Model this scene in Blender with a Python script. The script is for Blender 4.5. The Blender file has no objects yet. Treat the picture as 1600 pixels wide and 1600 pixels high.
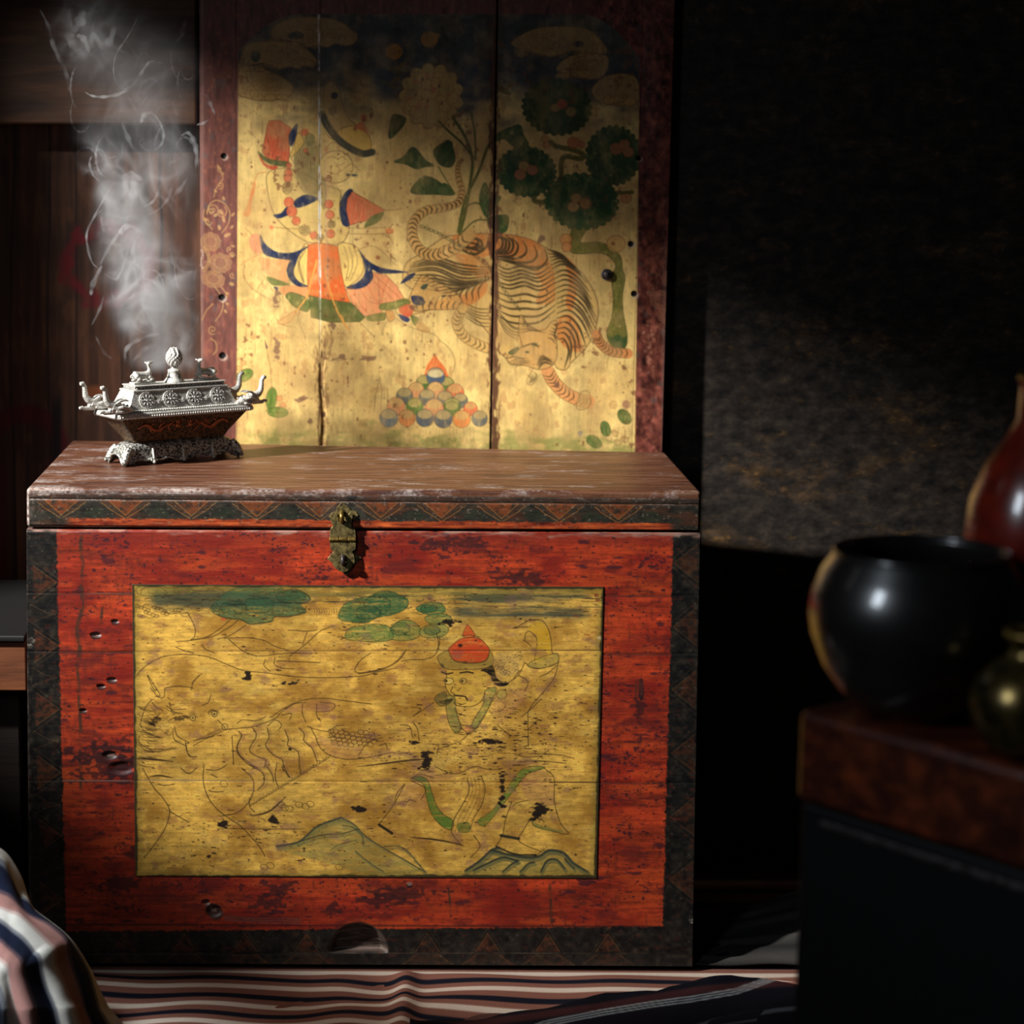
import bpy, bmesh, math, random
import numpy as np
from mathutils import Vector, Matrix
random.seed(7)
RNG = np.random.default_rng(11)
C = bpy.context.scene.collection
SC = bpy.context.scene
PI = math.pi

# ------------------------------------------------------------ camera model
F, PX, PY = 3600.0, 547.0, 800.0
TILT, ROLL = math.atan(.17), math.radians(.3)
EYE = np.array([-0.0141, -2.3587, 0.8947])

def rays(px, py):
    x = (np.asarray(px, float) - PX) / F
    y = -(np.asarray(py, float) - PY) / F
    c, s = math.cos(ROLL), math.sin(ROLL)
    x, y = c * x - s * y, s * x + c * y
    return x, math.cos(TILT) + y * math.sin(TILT), -math.sin(TILT) + y * math.cos(TILT)

def at_y(px, py, Y):
    dx, dy, dz = rays(px, py)
    t = (Y - EYE[1]) / dy
    return EYE[0] + dx * t, EYE[2] + dz * t

def at(px, py, Y):
    x, z = at_y(px, py, Y)
    return (float(x), Y, float(z))

def at_z(px, py, Z):
    dx, dy, dz = rays(px, py)
    t = (Z - EYE[2]) / dz
    return (float(EYE[0] + dx * t), float(EYE[1] + dy * t), Z)

def project(X, Y, Z):
    X, Y, Z = np.asarray(X) - EYE[0], np.asarray(Y) - EYE[1], np.asarray(Z) - EYE[2]
    ct, st = math.cos(TILT), math.sin(TILT)
    d = Y * ct - Z * st
    u, v = X / d, (Y * st + Z * ct) / d
    c, s = math.cos(ROLL), math.sin(ROLL)
    u, v = c * u + s * v, -s * u + c * v
    return PX + F * u, PY - F * v

# ------------------------------------------------------------ scene helpers
def thing(name, label, cat, loc=(0, 0, 0), rz=0, group=None):
    o = bpy.data.objects.new(name, None); C.objects.link(o)
    o.empty_display_size = .05
    o.location = loc; o.rotation_euler = (0, 0, rz)
    tag(o, label, cat, group)
    return o

def tag(o, label=None, cat=None, group=None, kind=None):
    if label: o['label'] = label
    if cat: o['category'] = cat
    if group: o['group'] = group
    if kind: o['kind'] = kind
    return o

class MB:
    """collects shapes into one mesh"""
    def __init__(s): s.v = []; s.f = []; s.m = Matrix.Identity(4)
    def add(s, vs, fs):
        b = len(s.v)
        s.v += [tuple(s.m @ Vector(p)) for p in vs]
        s.f += [tuple(b + i for i in f) for f in fs]
        return s
    def box(s, a, b):
        x0, y0, z0 = a; x1, y1, z1 = b
        return s.add([(x0,y0,z0),(x1,y0,z0),(x1,y1,z0),(x0,y1,z0),(x0,y0,z1),(x1,y0,z1),(x1,y1,z1),(x0,y1,z1)],
                     [(3,2,1,0),(4,5,6,7),(0,1,5,4),(1,2,6,5),(2,3,7,6),(3,0,4,7)])
    def hexa(s, p): # 8 points: bottom loop then top loop
        return s.add(p, [(3,2,1,0),(4,5,6,7),(0,1,5,4),(1,2,6,5),(2,3,7,6),(3,0,4,7)])
    def loft(s, rings, cap=True, closed=True):
        n = len(rings[0]); vs = [p for r in rings for p in r]; fs = []
        for i in range(len(rings) - 1):
            for j in range(n if closed else n - 1):
                k = (j + 1) % n
                fs.append((i*n+j, i*n+k, (i+1)*n+k, (i+1)*n+j))
        if cap:
            fs.append(tuple(range(n))[::-1]); fs.append(tuple((len(rings)-1)*n + j for j in range(n)))
        return s.add(vs, fs)
    def lathe(s, prof, n=32, c=(0, 0, 0), lobes=0, amp=0):
        rings = []
        for r, z in prof:
            ring = []
            for k in range(n):
                a = 2*PI*k/n
                rr = r * (1 + amp * math.cos(lobes * a)) if lobes else r
                ring.append((c[0] + rr*math.cos(a), c[1] + rr*math.sin(a), c[2] + z))
            rings.append(ring)
        return s.loft(rings)
    def sphere(s, c, r, n=10, sc=(1, 1, 1)):
        prof = [(max(1e-5, r*math.sin(PI*i/(n//2+1))), -r*math.cos(PI*i/(n//2+1))) for i in range(n//2+2)]
        rings = [[(c[0]+q*sc[0]*math.cos(2*PI*k/n), c[1]+q*sc[1]*math.sin(2*PI*k/n), c[2]+z*sc[2]) for k in range(n)] for q, z in prof]
        return s.loft(rings)
    def tube(s, pts, rad, n=8, cap=True, flat=1.0):
        pts = [Vector(p) for p in pts]
        if not hasattr(rad, '__len__'): rad = [rad]*len(pts)
        rings = []; up = None
        for i, p in enumerate(pts):
            t = (pts[min(i+1, len(pts)-1)] - pts[max(i-1, 0)]).normalized()
            if up is None:
                up = Vector((0, 0, 1)) if abs(t.z) < .9 else Vector((0, 1, 0))
            u = (up - t*up.dot(t)).normalized(); w = t.cross(u); up = u
            rings.append([tuple(p + (u*math.cos(2*PI*k/n) + w*math.sin(2*PI*k/n)*flat)*rad[i]) for k in range(n)])
        return s.loft(rings, cap)
    def torus(s, c, R, r, axis=(0, 0, 1), n=28, m=6):
        q = Vector((0, 0, 1)).rotation_difference(Vector(axis))
        rings = [[tuple(Vector(c) + q @ Vector(((R + r*math.cos(2*PI*j/m))*math.cos(2*PI*i/n), (R + r*math.cos(2*PI*j/m))*math.sin(2*PI*i/n), r*math.sin(2*PI*j/m)))) for j in range(m)] for i in range(n)]
        rings.append(rings[0])
        return s.loft(rings, cap=False)
    def prism(s, outline, y0, y1): # outline in xz, extruded along y
        n = len(outline)
        vs = [(x, y0, z) for x, z in outline] + [(x, y1, z) for x, z in outline]
        return s.add(vs, [tuple(range(n)), tuple(range(n, 2*n))[::-1]] + [(j, j+n, (j+1) % n + n, (j+1) % n) for j in range(n)])
    def build(s, name, mat, parent=None, smooth=False, bevel=0, seg=2, sub=0, solid=0, remesh=0):
        me = bpy.data.meshes.new(name); me.from_pydata(s.v, [], s.f)
        bm = bmesh.new(); bm.from_mesh(me)
        bmesh.ops.remove_doubles(bm, verts=bm.verts, dist=1e-6)
        bmesh.ops.recalc_face_normals(bm, faces=bm.faces)
        bm.to_mesh(me); bm.free()
        o = bpy.data.objects.new(name, me); C.objects.link(o)
        me.materials.append(mat)
        if smooth: me.shade_smooth()
        if parent: o.parent = parent
        if solid:
            q = o.modifiers.new('s', 'SOLIDIFY'); q.thickness = solid; q.offset = -1
        if bevel:
            q = o.modifiers.new('b', 'BEVEL'); q.width = bevel; q.segments = seg; q.limit_method = 'ANGLE'; q.angle_limit = math.radians(35)
            me.shade_smooth()
            q = o.modifiers.new('w', 'WEIGHTED_NORMAL')
        if remesh:
            q = o.modifiers.new('r', 'REMESH'); q.mode = 'VOXEL'; q.voxel_size = remesh; q.use_smooth_shade = True
            q = o.modifiers.new('m', 'SMOOTH'); q.factor = .5; q.iterations = 2
        if sub:
            q = o.modifiers.new('u', 'SUBSURF'); q.levels = sub; q.render_levels = sub
        return o

def rrect(hx, hy, r, z, n=5):
    pts = []
    for cx, cy, a0 in ((hx-r, hy-r, 0), (-hx+r, hy-r, 90), (-hx+r, -hy+r, 180), (hx-r, -hy+r, 270)):
        for k in range(n):
            a = math.radians(a0 + 90*k/(n-1)); pts.append((cx + r*math.cos(a), cy + r*math.sin(a), z))
    return pts

def grid_mesh(name, P, mat, parent=None, colors=None, back=None, smooth=True):
    """P: (h,w,3) array of points. back: offset vector that gives the sheet its thickness"""
    h, w = P.shape[:2]
    V = P.reshape(-1, 3)
    idx = np.arange(h*w).reshape(h, w)
    q = np.stack([idx[:-1, :-1], idx[:-1, 1:], idx[1:, 1:], idx[1:, :-1]], -1).reshape(-1, 4)
    loops = [q]
    col = None if colors is None else colors.reshape(-1, 3)
    if back is not None:
        rim = np.concatenate([idx[0, :-1], idx[:-1, -1], idx[-1, :0:-1], idx[:0:-1, 0]])
        n = len(rim); b0 = len(V)
        V = np.concatenate([V, V[rim] + np.asarray(back)])
        j = np.arange(n); k = (j + 1) % n
        loops.append(np.stack([rim[k], rim[j], b0 + j, b0 + k], -1))
        if col is not None: col = np.concatenate([col, col[rim]])
        cen = V[b0:].mean(0); V = np.concatenate([V, cen[None]])
        if col is not None: col = np.concatenate([col, col[:1]])
    me = bpy.data.meshes.new(name)
    Q = np.concatenate(loops).astype(np.int32)
    tris = None
    if back is not None:
        tris = np.stack([b0 + k, b0 + j, np.full(n, len(V) - 1)], -1).astype(np.int32)
    me.vertices.add(len(V)); me.vertices.foreach_set('co', V.astype(np.float32).ravel())
    nt = 0 if tris is None else len(tris)
    me.loops.add(Q.size + nt*3); me.polygons.add(len(Q) + nt)
    li = Q.ravel() if tris is None else np.concatenate([Q.ravel(), tris.ravel()])
    me.loops.foreach_set('vertex_index', li)
    st = np.arange(len(Q))*4
    if nt: st = np.concatenate([st, len(Q)*4 + np.arange(nt)*3])
    me.polygons.foreach_set('loop_start', st.astype(np.int32))
    me.update(calc_edges=True); me.validate()
    if col is not None:
        a = me.color_attributes.new('paint', 'BYTE_COLOR', 'POINT')
        rgba = np.ones((len(V), 4), np.float32); rgba[:, :3] = np.clip(col, 0, 255)/255
        a.data.foreach_set('color_srgb', rgba.ravel())
    me.materials.append(mat)
    if smooth: me.shade_smooth()
    o = bpy.data.objects.new(name, me); C.objects.link(o)
    if parent: o.parent = parent
    return o

# ------------------------------------------------------------ materials
def lin(c):
    return tuple((x/255/12.92 if x <= 10 else ((x/255+.055)/1.055)**2.4) for x in c) + (1,)

def mat_new(name):
    m = bpy.data.materials.new(name); m.use_nodes = True
    nt = m.node_tree; b = nt.nodes['Principled BSDF']
    return m, nt, b

def N(nt, kind, **kw):
    n = nt.nodes.new(kind)
    for k, v in kw.items():
        if k in n.inputs: n.inputs[k].default_value = v
        else: setattr(n, k, v)
    return n

def coords(nt, scale=(1, 1, 1), rot=(0, 0, 0)):
    t = N(nt, 'ShaderNodeTexCoord'); mp = N(nt, 'ShaderNodeMapping')
    mp.inputs['Scale'].default_value = scale; mp.inputs['Rotation'].default_value = rot
    nt.links.new(t.outputs['Object'], mp.inputs['Vector'])
    return mp.outputs['Vector']

def noise(nt, vec, scale, detail=4, rough=.55, dist=0):
    n = N(nt, 'ShaderNodeTexNoise'); n.inputs['Scale'].default_value = scale
    n.inputs['Detail'].default_value = detail; n.inputs['Roughness'].default_value = rough
    n.inputs['Distortion'].default_value = dist
    nt.links.new(vec, n.inputs['Vector'])
    return n.outputs['Fac']

def ramp(nt, fac, stops):
    r = N(nt, 'ShaderNodeValToRGB'); e = r.color_ramp.elements
    while len(e) < len(stops): e.new(.5)
    for q, (p, c) in zip(e, stops):
        q.position = p; q.color = c if len(c) == 4 else lin(c)
    nt.links.new(fac, r.inputs['Fac'])
    return r.outputs['Color']

def mixc(nt, fac, a, b, mode='MIX'):
    n = N(nt, 'ShaderNodeMix', data_type='RGBA', blend_type=mode)
    for sock, v in ((n.inputs[0], fac), (n.inputs[6], a), (n.inputs[7], b)):
        if hasattr(v, 'is_output'): nt.links.new(v, sock)
        else: sock.default_value = v if not isinstance(v, tuple) else (v if len(v) == 4 else lin(v))
    return n.outputs[2]

def bump(nt, b, height, strength, dist=.001):
    n = N(nt, 'ShaderNodeBump'); n.inputs['Strength'].default_value = strength
    n.inputs['Distance'].default_value = dist
    nt.links.new(height, n.inputs['Height']); nt.links.new(n.outputs['Normal'], b.inputs['Normal'])

def paint_mat(name, rough=.55, grain=(14, 1, 120), gs=6, bs=.4, spec=.35, var=.25):
    m, nt, b = mat_new(name)
    a = N(nt, 'ShaderNodeVertexColor', layer_name='paint')
    v = coords(nt, grain)
    f = noise(nt, v, gs, 6, .65)
    g = ramp(nt, f, [(.25, (1-var, 1-var, 1-var, 1)), (.75, (1, 1, 1, 1))])
    nt.links.new(mixc(nt, 1.0, a.outputs['Color'], g, 'MULTIPLY'), b.inputs['Base Color'])
    b.inputs['Roughness'].default_value = rough
    b.inputs['Specular IOR Level'].default_value = spec
    bump(nt, b, f, bs, .0012)
    return m

def wood_mat(name, c0, c1, c2, scale=(1, 12, 12), s=10, rough=.5, bs=.3, spec=.4):
    m, nt, b = mat_new(name)
    v = coords(nt, scale)
    f = noise(nt, v, s, 8, .65, .4)
    col = ramp(nt, f, [(.3, c0), (.5, c1), (.72, c2)])
    nt.links.new(col, b.inputs['Base Color'])
    b.inputs['Roughness'].default_value = rough; b.inputs['Specular IOR Level'].default_value = spec
    bump(nt, b, f, bs, .002)
    return m

def metal_mat(name, col, dark, metallic, rough, s=180, bs=.5, rng=(.35, .65), det=3):
    m, nt, b = mat_new(name)
    v = coords(nt)
    f = noise(nt, v, s, det, .6)
    nt.links.new(ramp(nt, f, [(rng[0], dark), (rng[1], col)]), b.inputs['Base Color'])
    b.inputs['Metallic'].default_value = metallic; b.inputs['Roughness'].default_value = rough
    bump(nt, b, f, bs, .0008)
    return m

def plain_mat(name, col, rough=.5, metallic=0, spec=.5, coat=0):
    m, nt, b = mat_new(name)
    v = coords(nt); f = noise(nt, v, 60, 3)
    c = tuple(int(x*.75) for x in col)
    nt.links.new(ramp(nt, f, [(.35, c), (.65, col)]), b.inputs['Base Color'])
    b.inputs['Roughness'].default_value = rough; b.inputs['Metallic'].default_value = metallic
    b.inputs['Specular IOR Level'].default_value = spec
    b.inputs['Coat Weight'].default_value = coat; b.inputs['Coat Roughness'].default_value = .08
    return m

# ------------------------------------------------------------ painting raster
def fbm(h, w, sx, sy, octv=4, seed=0, gain=.55):
    """normalised (mean 0, sd 1) value noise with feature size sx, sy in cells"""
    r = np.random.default_rng(seed); out = np.zeros((h, w)); amp = 1.
    for _ in range(octv):
        gh, gw = int(h/sy) + 3, int(w/sx) + 3
        g = r.normal(size=(gh, gw))
        y = np.arange(h)/sy; x = np.arange(w)/sx
        y0 = y.astype(int); x0 = x.astype(int)
        fy = y - y0; fx = x - x0
        fy = (fy*fy*(3-2*fy))[:, None]; fx = (fx*fx*(3-2*fx))[None]
        a = g[y0][:, x0]; b = g[y0][:, x0+1]; c = g[y0+1][:, x0]; d = g[y0+1][:, x0+1]
        out += amp*((a*(1-fx)+b*fx)*(1-fy) + (c*(1-fx)+d*fx)*fy)
        amp *= gain; sx = max(sx/2, .7); sy = max(sy/2, .7)
    return (out - out.mean())/out.std()

def sstep(a, b, x):
    t = np.clip((x-a)/(b-a), 0, 1); return t*t*(3-2*t)

def crom(pts, closed=False, k=8):
    p = np.asarray(pts, float); n = len(p)
    if n < 3: return p
    if closed: q = np.concatenate([p[-1:], p, p[:2]])
    else: q = np.concatenate([2*p[:1]-p[1:2], p, 2*p[-1:]-p[-2:-1]])
    out = []
    for i in range(1, len(q)-2):
        a, b, c, d = q[i-1], q[i], q[i+1], q[i+2]
        for t in np.arange(k)/k:
            out.append(.5*((2*b) + (c-a)*t + (2*a-5*b+4*c-d)*t*t + (3*b-a-3*c+d)*t**3))
    if not closed: out.append(p[-1])
    return np.array(out)

CROPS = {'c3': (340, 20, 4.4444), 'c4': (680, 20, 4.2105), 'c5': (360, 340, 4.4444), 'c6': (680, 340, 4.2105),
         'd1': (190, 900, 4), 'd2': (560, 900, 4), 'd3': (190, 1150, 4), 'd4': (560, 1150, 4), 'px': (0, 0, 1),
         'sl': (300, 250, 5.1613), 'l1': (20, 680, 4), 'l2': (400, 720, 5.3333), 'lb': (0, 860, 3.6364)}

class Canvas:
    def __init__(s, x0, y0, x1, y1, S, base):
        s.x0, s.y0, s.S = x0, y0, S
        s.h, s.w = int((y1-y0)*S), int((x1-x0)*S)
        s.a = np.empty((s.h, s.w, 3)); s.a[:] = base
        yy, xx = np.mgrid[0:s.h, 0:s.w]
        s.X = xx/S + x0; s.Y = yy/S + y0
    def q(s, crop, pts):
        cx, cy, k = CROPS[crop]
        p = np.asarray(pts, float)
        return np.stack([(p[:, 0]/k + cx - s.x0)*s.S, (p[:, 1]/k + cy - s.y0)*s.S], -1), s.S/k
    def blend(s, cov, col, sl=None):
        sl = sl or (slice(None), slice(None))
        cov = np.asarray(cov)[..., None]
        s.a[sl] = s.a[sl]*(1-cov) + np.asarray(col, float)*cov
    def mask(s, p):
        x0, y0 = np.floor(p.min(0)).astype(int) - 1; x1, y1 = np.ceil(p.max(0)).astype(int) + 2
        x0, y0 = max(x0, 0), max(y0, 0); x1, y1 = min(x1, s.w), min(y1, s.h)
        if x1 <= x0 or y1 <= y0: return None
        acc = np.zeros((y1-y0, x1-x0))
        a = p; b = np.roll(p, -1, 0)
        xs = np.arange(x0, x1)
        for sub in (.25, .75):
            for r in range(y0, y1):
                y = r + sub - .5
                k = (a[:, 1] <= y) != (b[:, 1] <= y)
                if not k.any(): continue
                xc = np.sort(a[k, 0] + (y - a[k, 1])/(b[k, 1]-a[k, 1])*(b[k, 0]-a[k, 0]))
                for i in range(0, len(xc)-1, 2):
                    acc[r-y0] += .5*np.clip(np.minimum(xs+.5, xc[i+1]) - np.maximum(xs-.5, xc[i]), 0, 1)
        return acc, (slice(y0, y1), slice(x0, x1))
    def poly(s, crop, pts, col, al=1., sm=True, edge=None, ew=1.):
        p, _ = s.q(crop, pts)
        if sm: p = crom(p, True, 6)
        r = s.mask(p)
        if r is None: return
        cov, sl = r
        k = np.clip(cov, 0, 1)*al
        if getattr(s, 'tex', None) is not None: k = k*np.clip(s.tex0 + s.tex[sl]*s.tex1, .05, 1)
        s.blend(k, col, sl)
        if edge is not None: s.stroke(np.concatenate([p, p[:1]]), edge, ew*s.S, .8)
    def stroke(s, p, col, w, al=1., taper=False):
        x0, y0 = np.floor(p.min(0)-w-2).astype(int); x1, y1 = np.ceil(p.max(0)+w+3).astype(int)
        x0, y0 = max(x0, 0), max(y0, 0); x1, y1 = min(x1, s.w), min(y1, s.h)
        if x1 <= x0 or y1 <= y0: return
        cov = np.zeros((y1-y0, x1-x0))
        n = len(p)-1
        for i in range(n):
            a, b = p[i], p[i+1]
            ww = w*(math.sin(PI*min(max((i+.5)/n, .06), .94))**.7 if taper else 1)
            m = ww/2 + 1
            xa, xb = int(max(min(a[0], b[0])-m-1, x0)), int(min(max(a[0], b[0])+m+2, x1))
            ya, yb = int(max(min(a[1], b[1])-m-1, y0)), int(min(max(a[1], b[1])+m+2, y1))
            if xb <= xa or yb <= ya: continue
            X = np.arange(xa, xb)[None]; Y = np.arange(ya, yb)[:, None]
            d = b-a; L = d@d
            t = np.clip(((X-a[0])*d[0] + (Y-a[1])*d[1])/max(L, 1e-9), 0, 1)
            dist = np.hypot(X-a[0]-t*d[0], Y-a[1]-t*d[1])
            c = np.clip(ww/2 + .5 - dist, 0, min(1, ww))
            v = cov[ya-y0:yb-y0, xa-x0:xb-x0]
            np.maximum(v, c, out=v)
        s.blend(cov*al, col, (slice(y0, y1), slice(x0, x1)))
    def line(s, crop, pts, col, w=1., al=1., sm=True, taper=False):
        p, _ = s.q(crop, pts)
        if sm: p = crom(p, False, 6)
        s.stroke(p, col, w*s.S, al, taper)
    def ell(s, crop, cx, cy, rx, ry=None, col=(0, 0, 0), al=1., rot=0, lobes=0, amp=.0, edge=None, ew=1.):
        ry = ry or rx
        a = np.linspace(0, 2*PI, 48 if not lobes else lobes*10, endpoint=False)
        r = 1 + amp*np.abs(np.sin(a*lobes/2)) - amp/2 if lobes else 1 + 0*a
        c, q = math.cos(rot), math.sin(rot)
        ex, ey = rx*r*np.cos(a), ry*r*np.sin(a)
        s.poly(crop, np.stack([cx + ex*c - ey*q, cy + ex*q + ey*c], -1), col, al, False, edge, ew)
    def blot(s, x, y, rx, ry, col, al=.85, k=.8):
        if not hasattr(s, 'nz'): s.nz = fbm(s.h, s.w, 9*s.S, 5*s.S, 4, 999)
        x0, x1 = int(max((x-rx*2-s.x0)*s.S, 0)), int(min((x+rx*2-s.x0)*s.S, s.w)); y0, y1 = int(max((y-ry*2.4-s.y0)*s.S, 0)), int(min((y+ry*2.4-s.y0)*s.S, s.h))
        if x1 <= x0 or y1 <= y0: return
        sl = (slice(y0, y1), slice(x0, x1))
        d = np.hypot((s.X[sl]-x)/rx, (s.Y[sl]-y)/ry) + .42*s.nz[sl]
        s.blend(sstep(1.15, .7, d)*al*k + 0*d, col, sl)
    def sample(s, px, py):
        x = np.clip((px - s.x0)*s.S, 0, s.w-1.001); y = np.clip((py - s.y0)*s.S, 0, s.h-1.001)
        x0 = x.astype(int); y0 = y.astype(int); fx = (x-x0)[..., None]; fy = (y-y0)[..., None]
        A = s.a
        return (A[y0, x0]*(1-fx) + A[y0, x0+1]*fx)*(1-fy) + (A[y0+1, x0]*(1-fx) + A[y0+1, x0+1]*fx)*fy

def family(cv, crop, guides, n, col, w, al=1., fill=None, fal=.5, fw=2.2):
    """n strokes interpolated through guide curves (hand-drawn parallel stripes)"""
    G = [crom(g, False, 8) for g in guides]
    K = 24
    R = []
    for g in G:
        d = np.concatenate([[0], np.cumsum(np.hypot(*np.diff(g, axis=0).T))]); t = np.linspace(0, d[-1], K)
        R.append(np.stack([np.interp(t, d, g[:, 0]), np.interp(t, d, g[:, 1])], -1))
    R = np.array(R); m = len(R)-1
    for i in range(n):
        u = i/(n-1)*m; k = min(int(u), m-1); f = u-k
        c = R[k]*(1-f) + R[k+1]*f
        c = c + np.random.default_rng(i).normal(size=2)*1.5
        p, _ = cv.q(crop, c)
        if fill is not None:
            p2, _ = cv.q(crop, c + np.array([0, -9]))
            cv.stroke(p2, fill, w*fw*cv.S, fal, True)
        cv.stroke(p, col, w*cv.S, al, True)
# ============================================================ the painting on the tall board
def paint_board():
    cv = Canvas(310, -6, 1052, 716, 1.35, (240, 204, 124))
    h, w, X, Y = cv.h, cv.w, cv.X, cv.Y
    INK = (74, 52, 34); RED = (205, 84, 50); ORG = (228, 112, 46); SAL = (226, 138, 92)
    GRN = (72, 94, 38); DGR = (40, 74, 42); NAVY = (30, 40, 72); YEL = (232, 196, 108); OLV = (120, 112, 46)
    n1 = fbm(h, w, 90, 130, 4, 1); n2 = fbm(h, w, 14, 18, 4, 2); n3 = fbm(h, w, 5, 40, 3, 3)
    cv.a *= (1 + .05*n1 + .035*n2 + .02*n3)[..., None]
    cv.blend(np.clip(.16 + .2*fbm(h, w, 60, 90, 4, 4), 0, .6), (204, 160, 92))
    cv.blend(sstep(.8, 2.2, n2)*.35, (150, 96, 58))
    cv.tex = .6*fbm(h, w, 16, 26, 4, 8) + .6*fbm(h, w, 4, 9, 3, 9); cv.tex0, cv.tex1 = .93, .14
    # painted night sky along the top
    edge = 150 + 22*sstep(600, 900, X) + 14*fbm(h, w, 50, 30, 4, 5)
    sky = sstep(46, -56, Y - edge)
    sc = np.array((52, 56, 58)) + 7*fbm(h, w, 30, 18, 4, 6)[..., None]
    cv.a = cv.a*(1-.94*sky[..., None]) + sc*.94*sky[..., None]
    cv.blend(sstep(50, 0, np.abs(Y - 128))*.35*sstep(560, 640, X)*sky, (44, 52, 84))
    # green earth along the bottom
    cv.blend(sstep(668, 700, Y + 9*fbm(h, w, 60, 20, 4, 7))*np.clip(.42+.25*fbm(h, w, 20, 12, 4, 17), 0, .7), (132, 134, 66))
    CL, CE = (182, 142, 78), (112, 80, 44)
    for c, p in (('c3', [(370,150),(400,90),(520,40),(700,30),(850,60),(930,120),(970,150),(960,200),(900,230),(820,215),(760,240),(690,225),(620,240),(560,200),(430,190)]),
                 ('c3', [(150,370),(180,260),(240,210),(400,200),(560,210),(640,270),(690,330),(660,380),(610,365),(560,390),(500,375),(430,390),(380,360),(300,350),(200,370)]),
                 ('c3', [(140,480),(160,380),(270,370),(370,410),(440,440),(500,480),(530,520),(500,580),(430,600),(300,610),(200,590),(140,560)]),
                 ('c4', [(500,200),(560,150),(680,100),(860,90),(1000,110),(1080,170),(1130,260),(1000,270),(900,250),(760,285),(640,260),(560,240)]),
                 ('c4', [(795,370),(860,300),(960,270),(1120,280),(1135,360),(1080,430),(960,430),(860,400)]),
                 ('c4', [(1030,500),(1120,420),(1250,400),(1330,440),(1340,580),(1250,610),(1120,600),(1060,570)])):
        cv.poly(c, p, CL, .9, True, CE, 1.6)
    for c, cx, cy, r in (('c3', 640,130,90), ('c3', 480,300,70), ('c3', 360,500,80), ('c3', 820,140,60), ('c4', 700,190,90), ('c4', 980,350,60), ('c4', 1180,520,80)):
        for k in (1., .72, .45, .22):
            a = np.linspace(0, 5.2, 26)
            cv.line(c, np.stack([cx + r*1.5*k*np.cos(a), cy + r*.55*k*np.sin(a)], -1), CE, 1.1, .6)
    cv.ell('c3', 545, 158, 55, 28, (36, 42, 52)); cv.ell('c3', 265, 300, 34, 42, (52, 60, 50)); cv.ell('c4', 940, 205, 40, 22, (36, 42, 52))
    for cx, cy in ((1225, 270), (1470, 185)):
        cv.ell('c3', cx, cy, 60, 56, (176, 120, 44), .95, 0, 0, 0, CE, 1.2)
        cv.ell('c3', cx, cy, 26, 24, (150, 96, 36), .5)
    cv.poly('c3', [(1500,140),(1545,150),(1510,200)], (176, 120, 44), 1, False)
    rc = np.random.default_rng(12)
    for c, x0, x1, y0, y1 in (('c3',390,950,50,230), ('c3',170,670,215,385), ('c3',150,510,385,600), ('c4',540,1100,110,280), ('c4',830,1120,290,430), ('c4',1050,1330,420,600)):
        for k in range(26):
            cx, cy = rc.uniform(x0, x1), rc.uniform(y0, y1); q = rc.uniform(14, 40); a = np.linspace(0, rc.uniform(2.6, 5.5), 14) + rc.uniform(0, 6)
            cv.line(c, np.stack([cx + q*np.cos(a)*(1-.05*np.arange(14)), cy + q*.6*np.sin(a)*(1-.05*np.arange(14))], -1), CE, 1.1, .5)
        for k in range(5): cv.ell(c, rc.uniform(x0, x1), y1-rc.uniform(0, 40), rc.uniform(30, 50), rc.uniform(20, 30), (190, 148, 78), .4, 0, 0, 0, CE, 1)
    # dim sprigs on the sky
    for c, x, y in (('c3', 1230, 400), ('c3', 1190, 500), ('c4', 450, 510)):
        cv.ell(c, x, y, 55, 18, (92, 84, 40), .8, .5); cv.ell(c, x+40, y-30, 45, 16, (120, 96, 44), .7, -.6)
    # peony
    cv.ell('px', 674, 150, 47, 48, (206, 172, 100), 1, 0, 13, .16, (150, 112, 62), 1.2)
    r = np.random.default_rng(5)
    for i in range(17):
        a = r.uniform(0, 6.28); q = r.uniform(4, 36)
        cv.ell('px', 674+q*math.cos(a), 150+q*math.sin(a), r.uniform(7, 12), r.uniform(6, 10), (216, 176, 106), .75, a, 5, .2, (164, 116, 70), .9)
    for i in range(10):
        a = r.uniform(0, 6.28); q = r.uniform(5, 36)
        cv.ell('px', 674+q*math.cos(a), 150+q*math.sin(a), 4.5, 3, (206, 120, 84), .55, a)
    for x, y in ((660, 124), (686, 134), (650, 148), (690, 162), (668, 158)): cv.ell('px', x, y, 1.4, 2.6, (60, 46, 40), .8, .4)
    # flower stems
    for p, wd in (([(718,366),(728,328),(735,285),(738,250),(728,216),(708,184)], 5), ([(716,362),(726,315),(748,268),(763,228),(780,208)], 4.4),
                  ([(739,246),(722,224),(700,204),(686,190)], 3.6), ([(743,250),(742,210),(736,176)], 3), ([(722,336),(730,322),(748,318),(762,340)], 2.6)):
        cv.line('px', p, (104, 104, 44), wd); cv.line('px', p, (70, 76, 34), 1, .7)
    for p in ([(1190,870),(1210,720),(1260,710),(1310,740),(1260,820)], [(1225,1035),(1290,1000),(1340,940),(1380,945),(1440,1020),(1500,1060),(1440,1070),(1380,1085),(1300,1050)],
              [(1340,1245),(1420,1140),(1500,1150),(1560,1190),(1610,1222),(1600,1256),(1480,1262)], [(1500,960),(1570,900),(1610,890),(1650,1000),(1620,1070),(1540,1050)]):
        cv.poly('c3', p, (70, 84, 40), 1, True, (44, 52, 30), 1)
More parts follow.
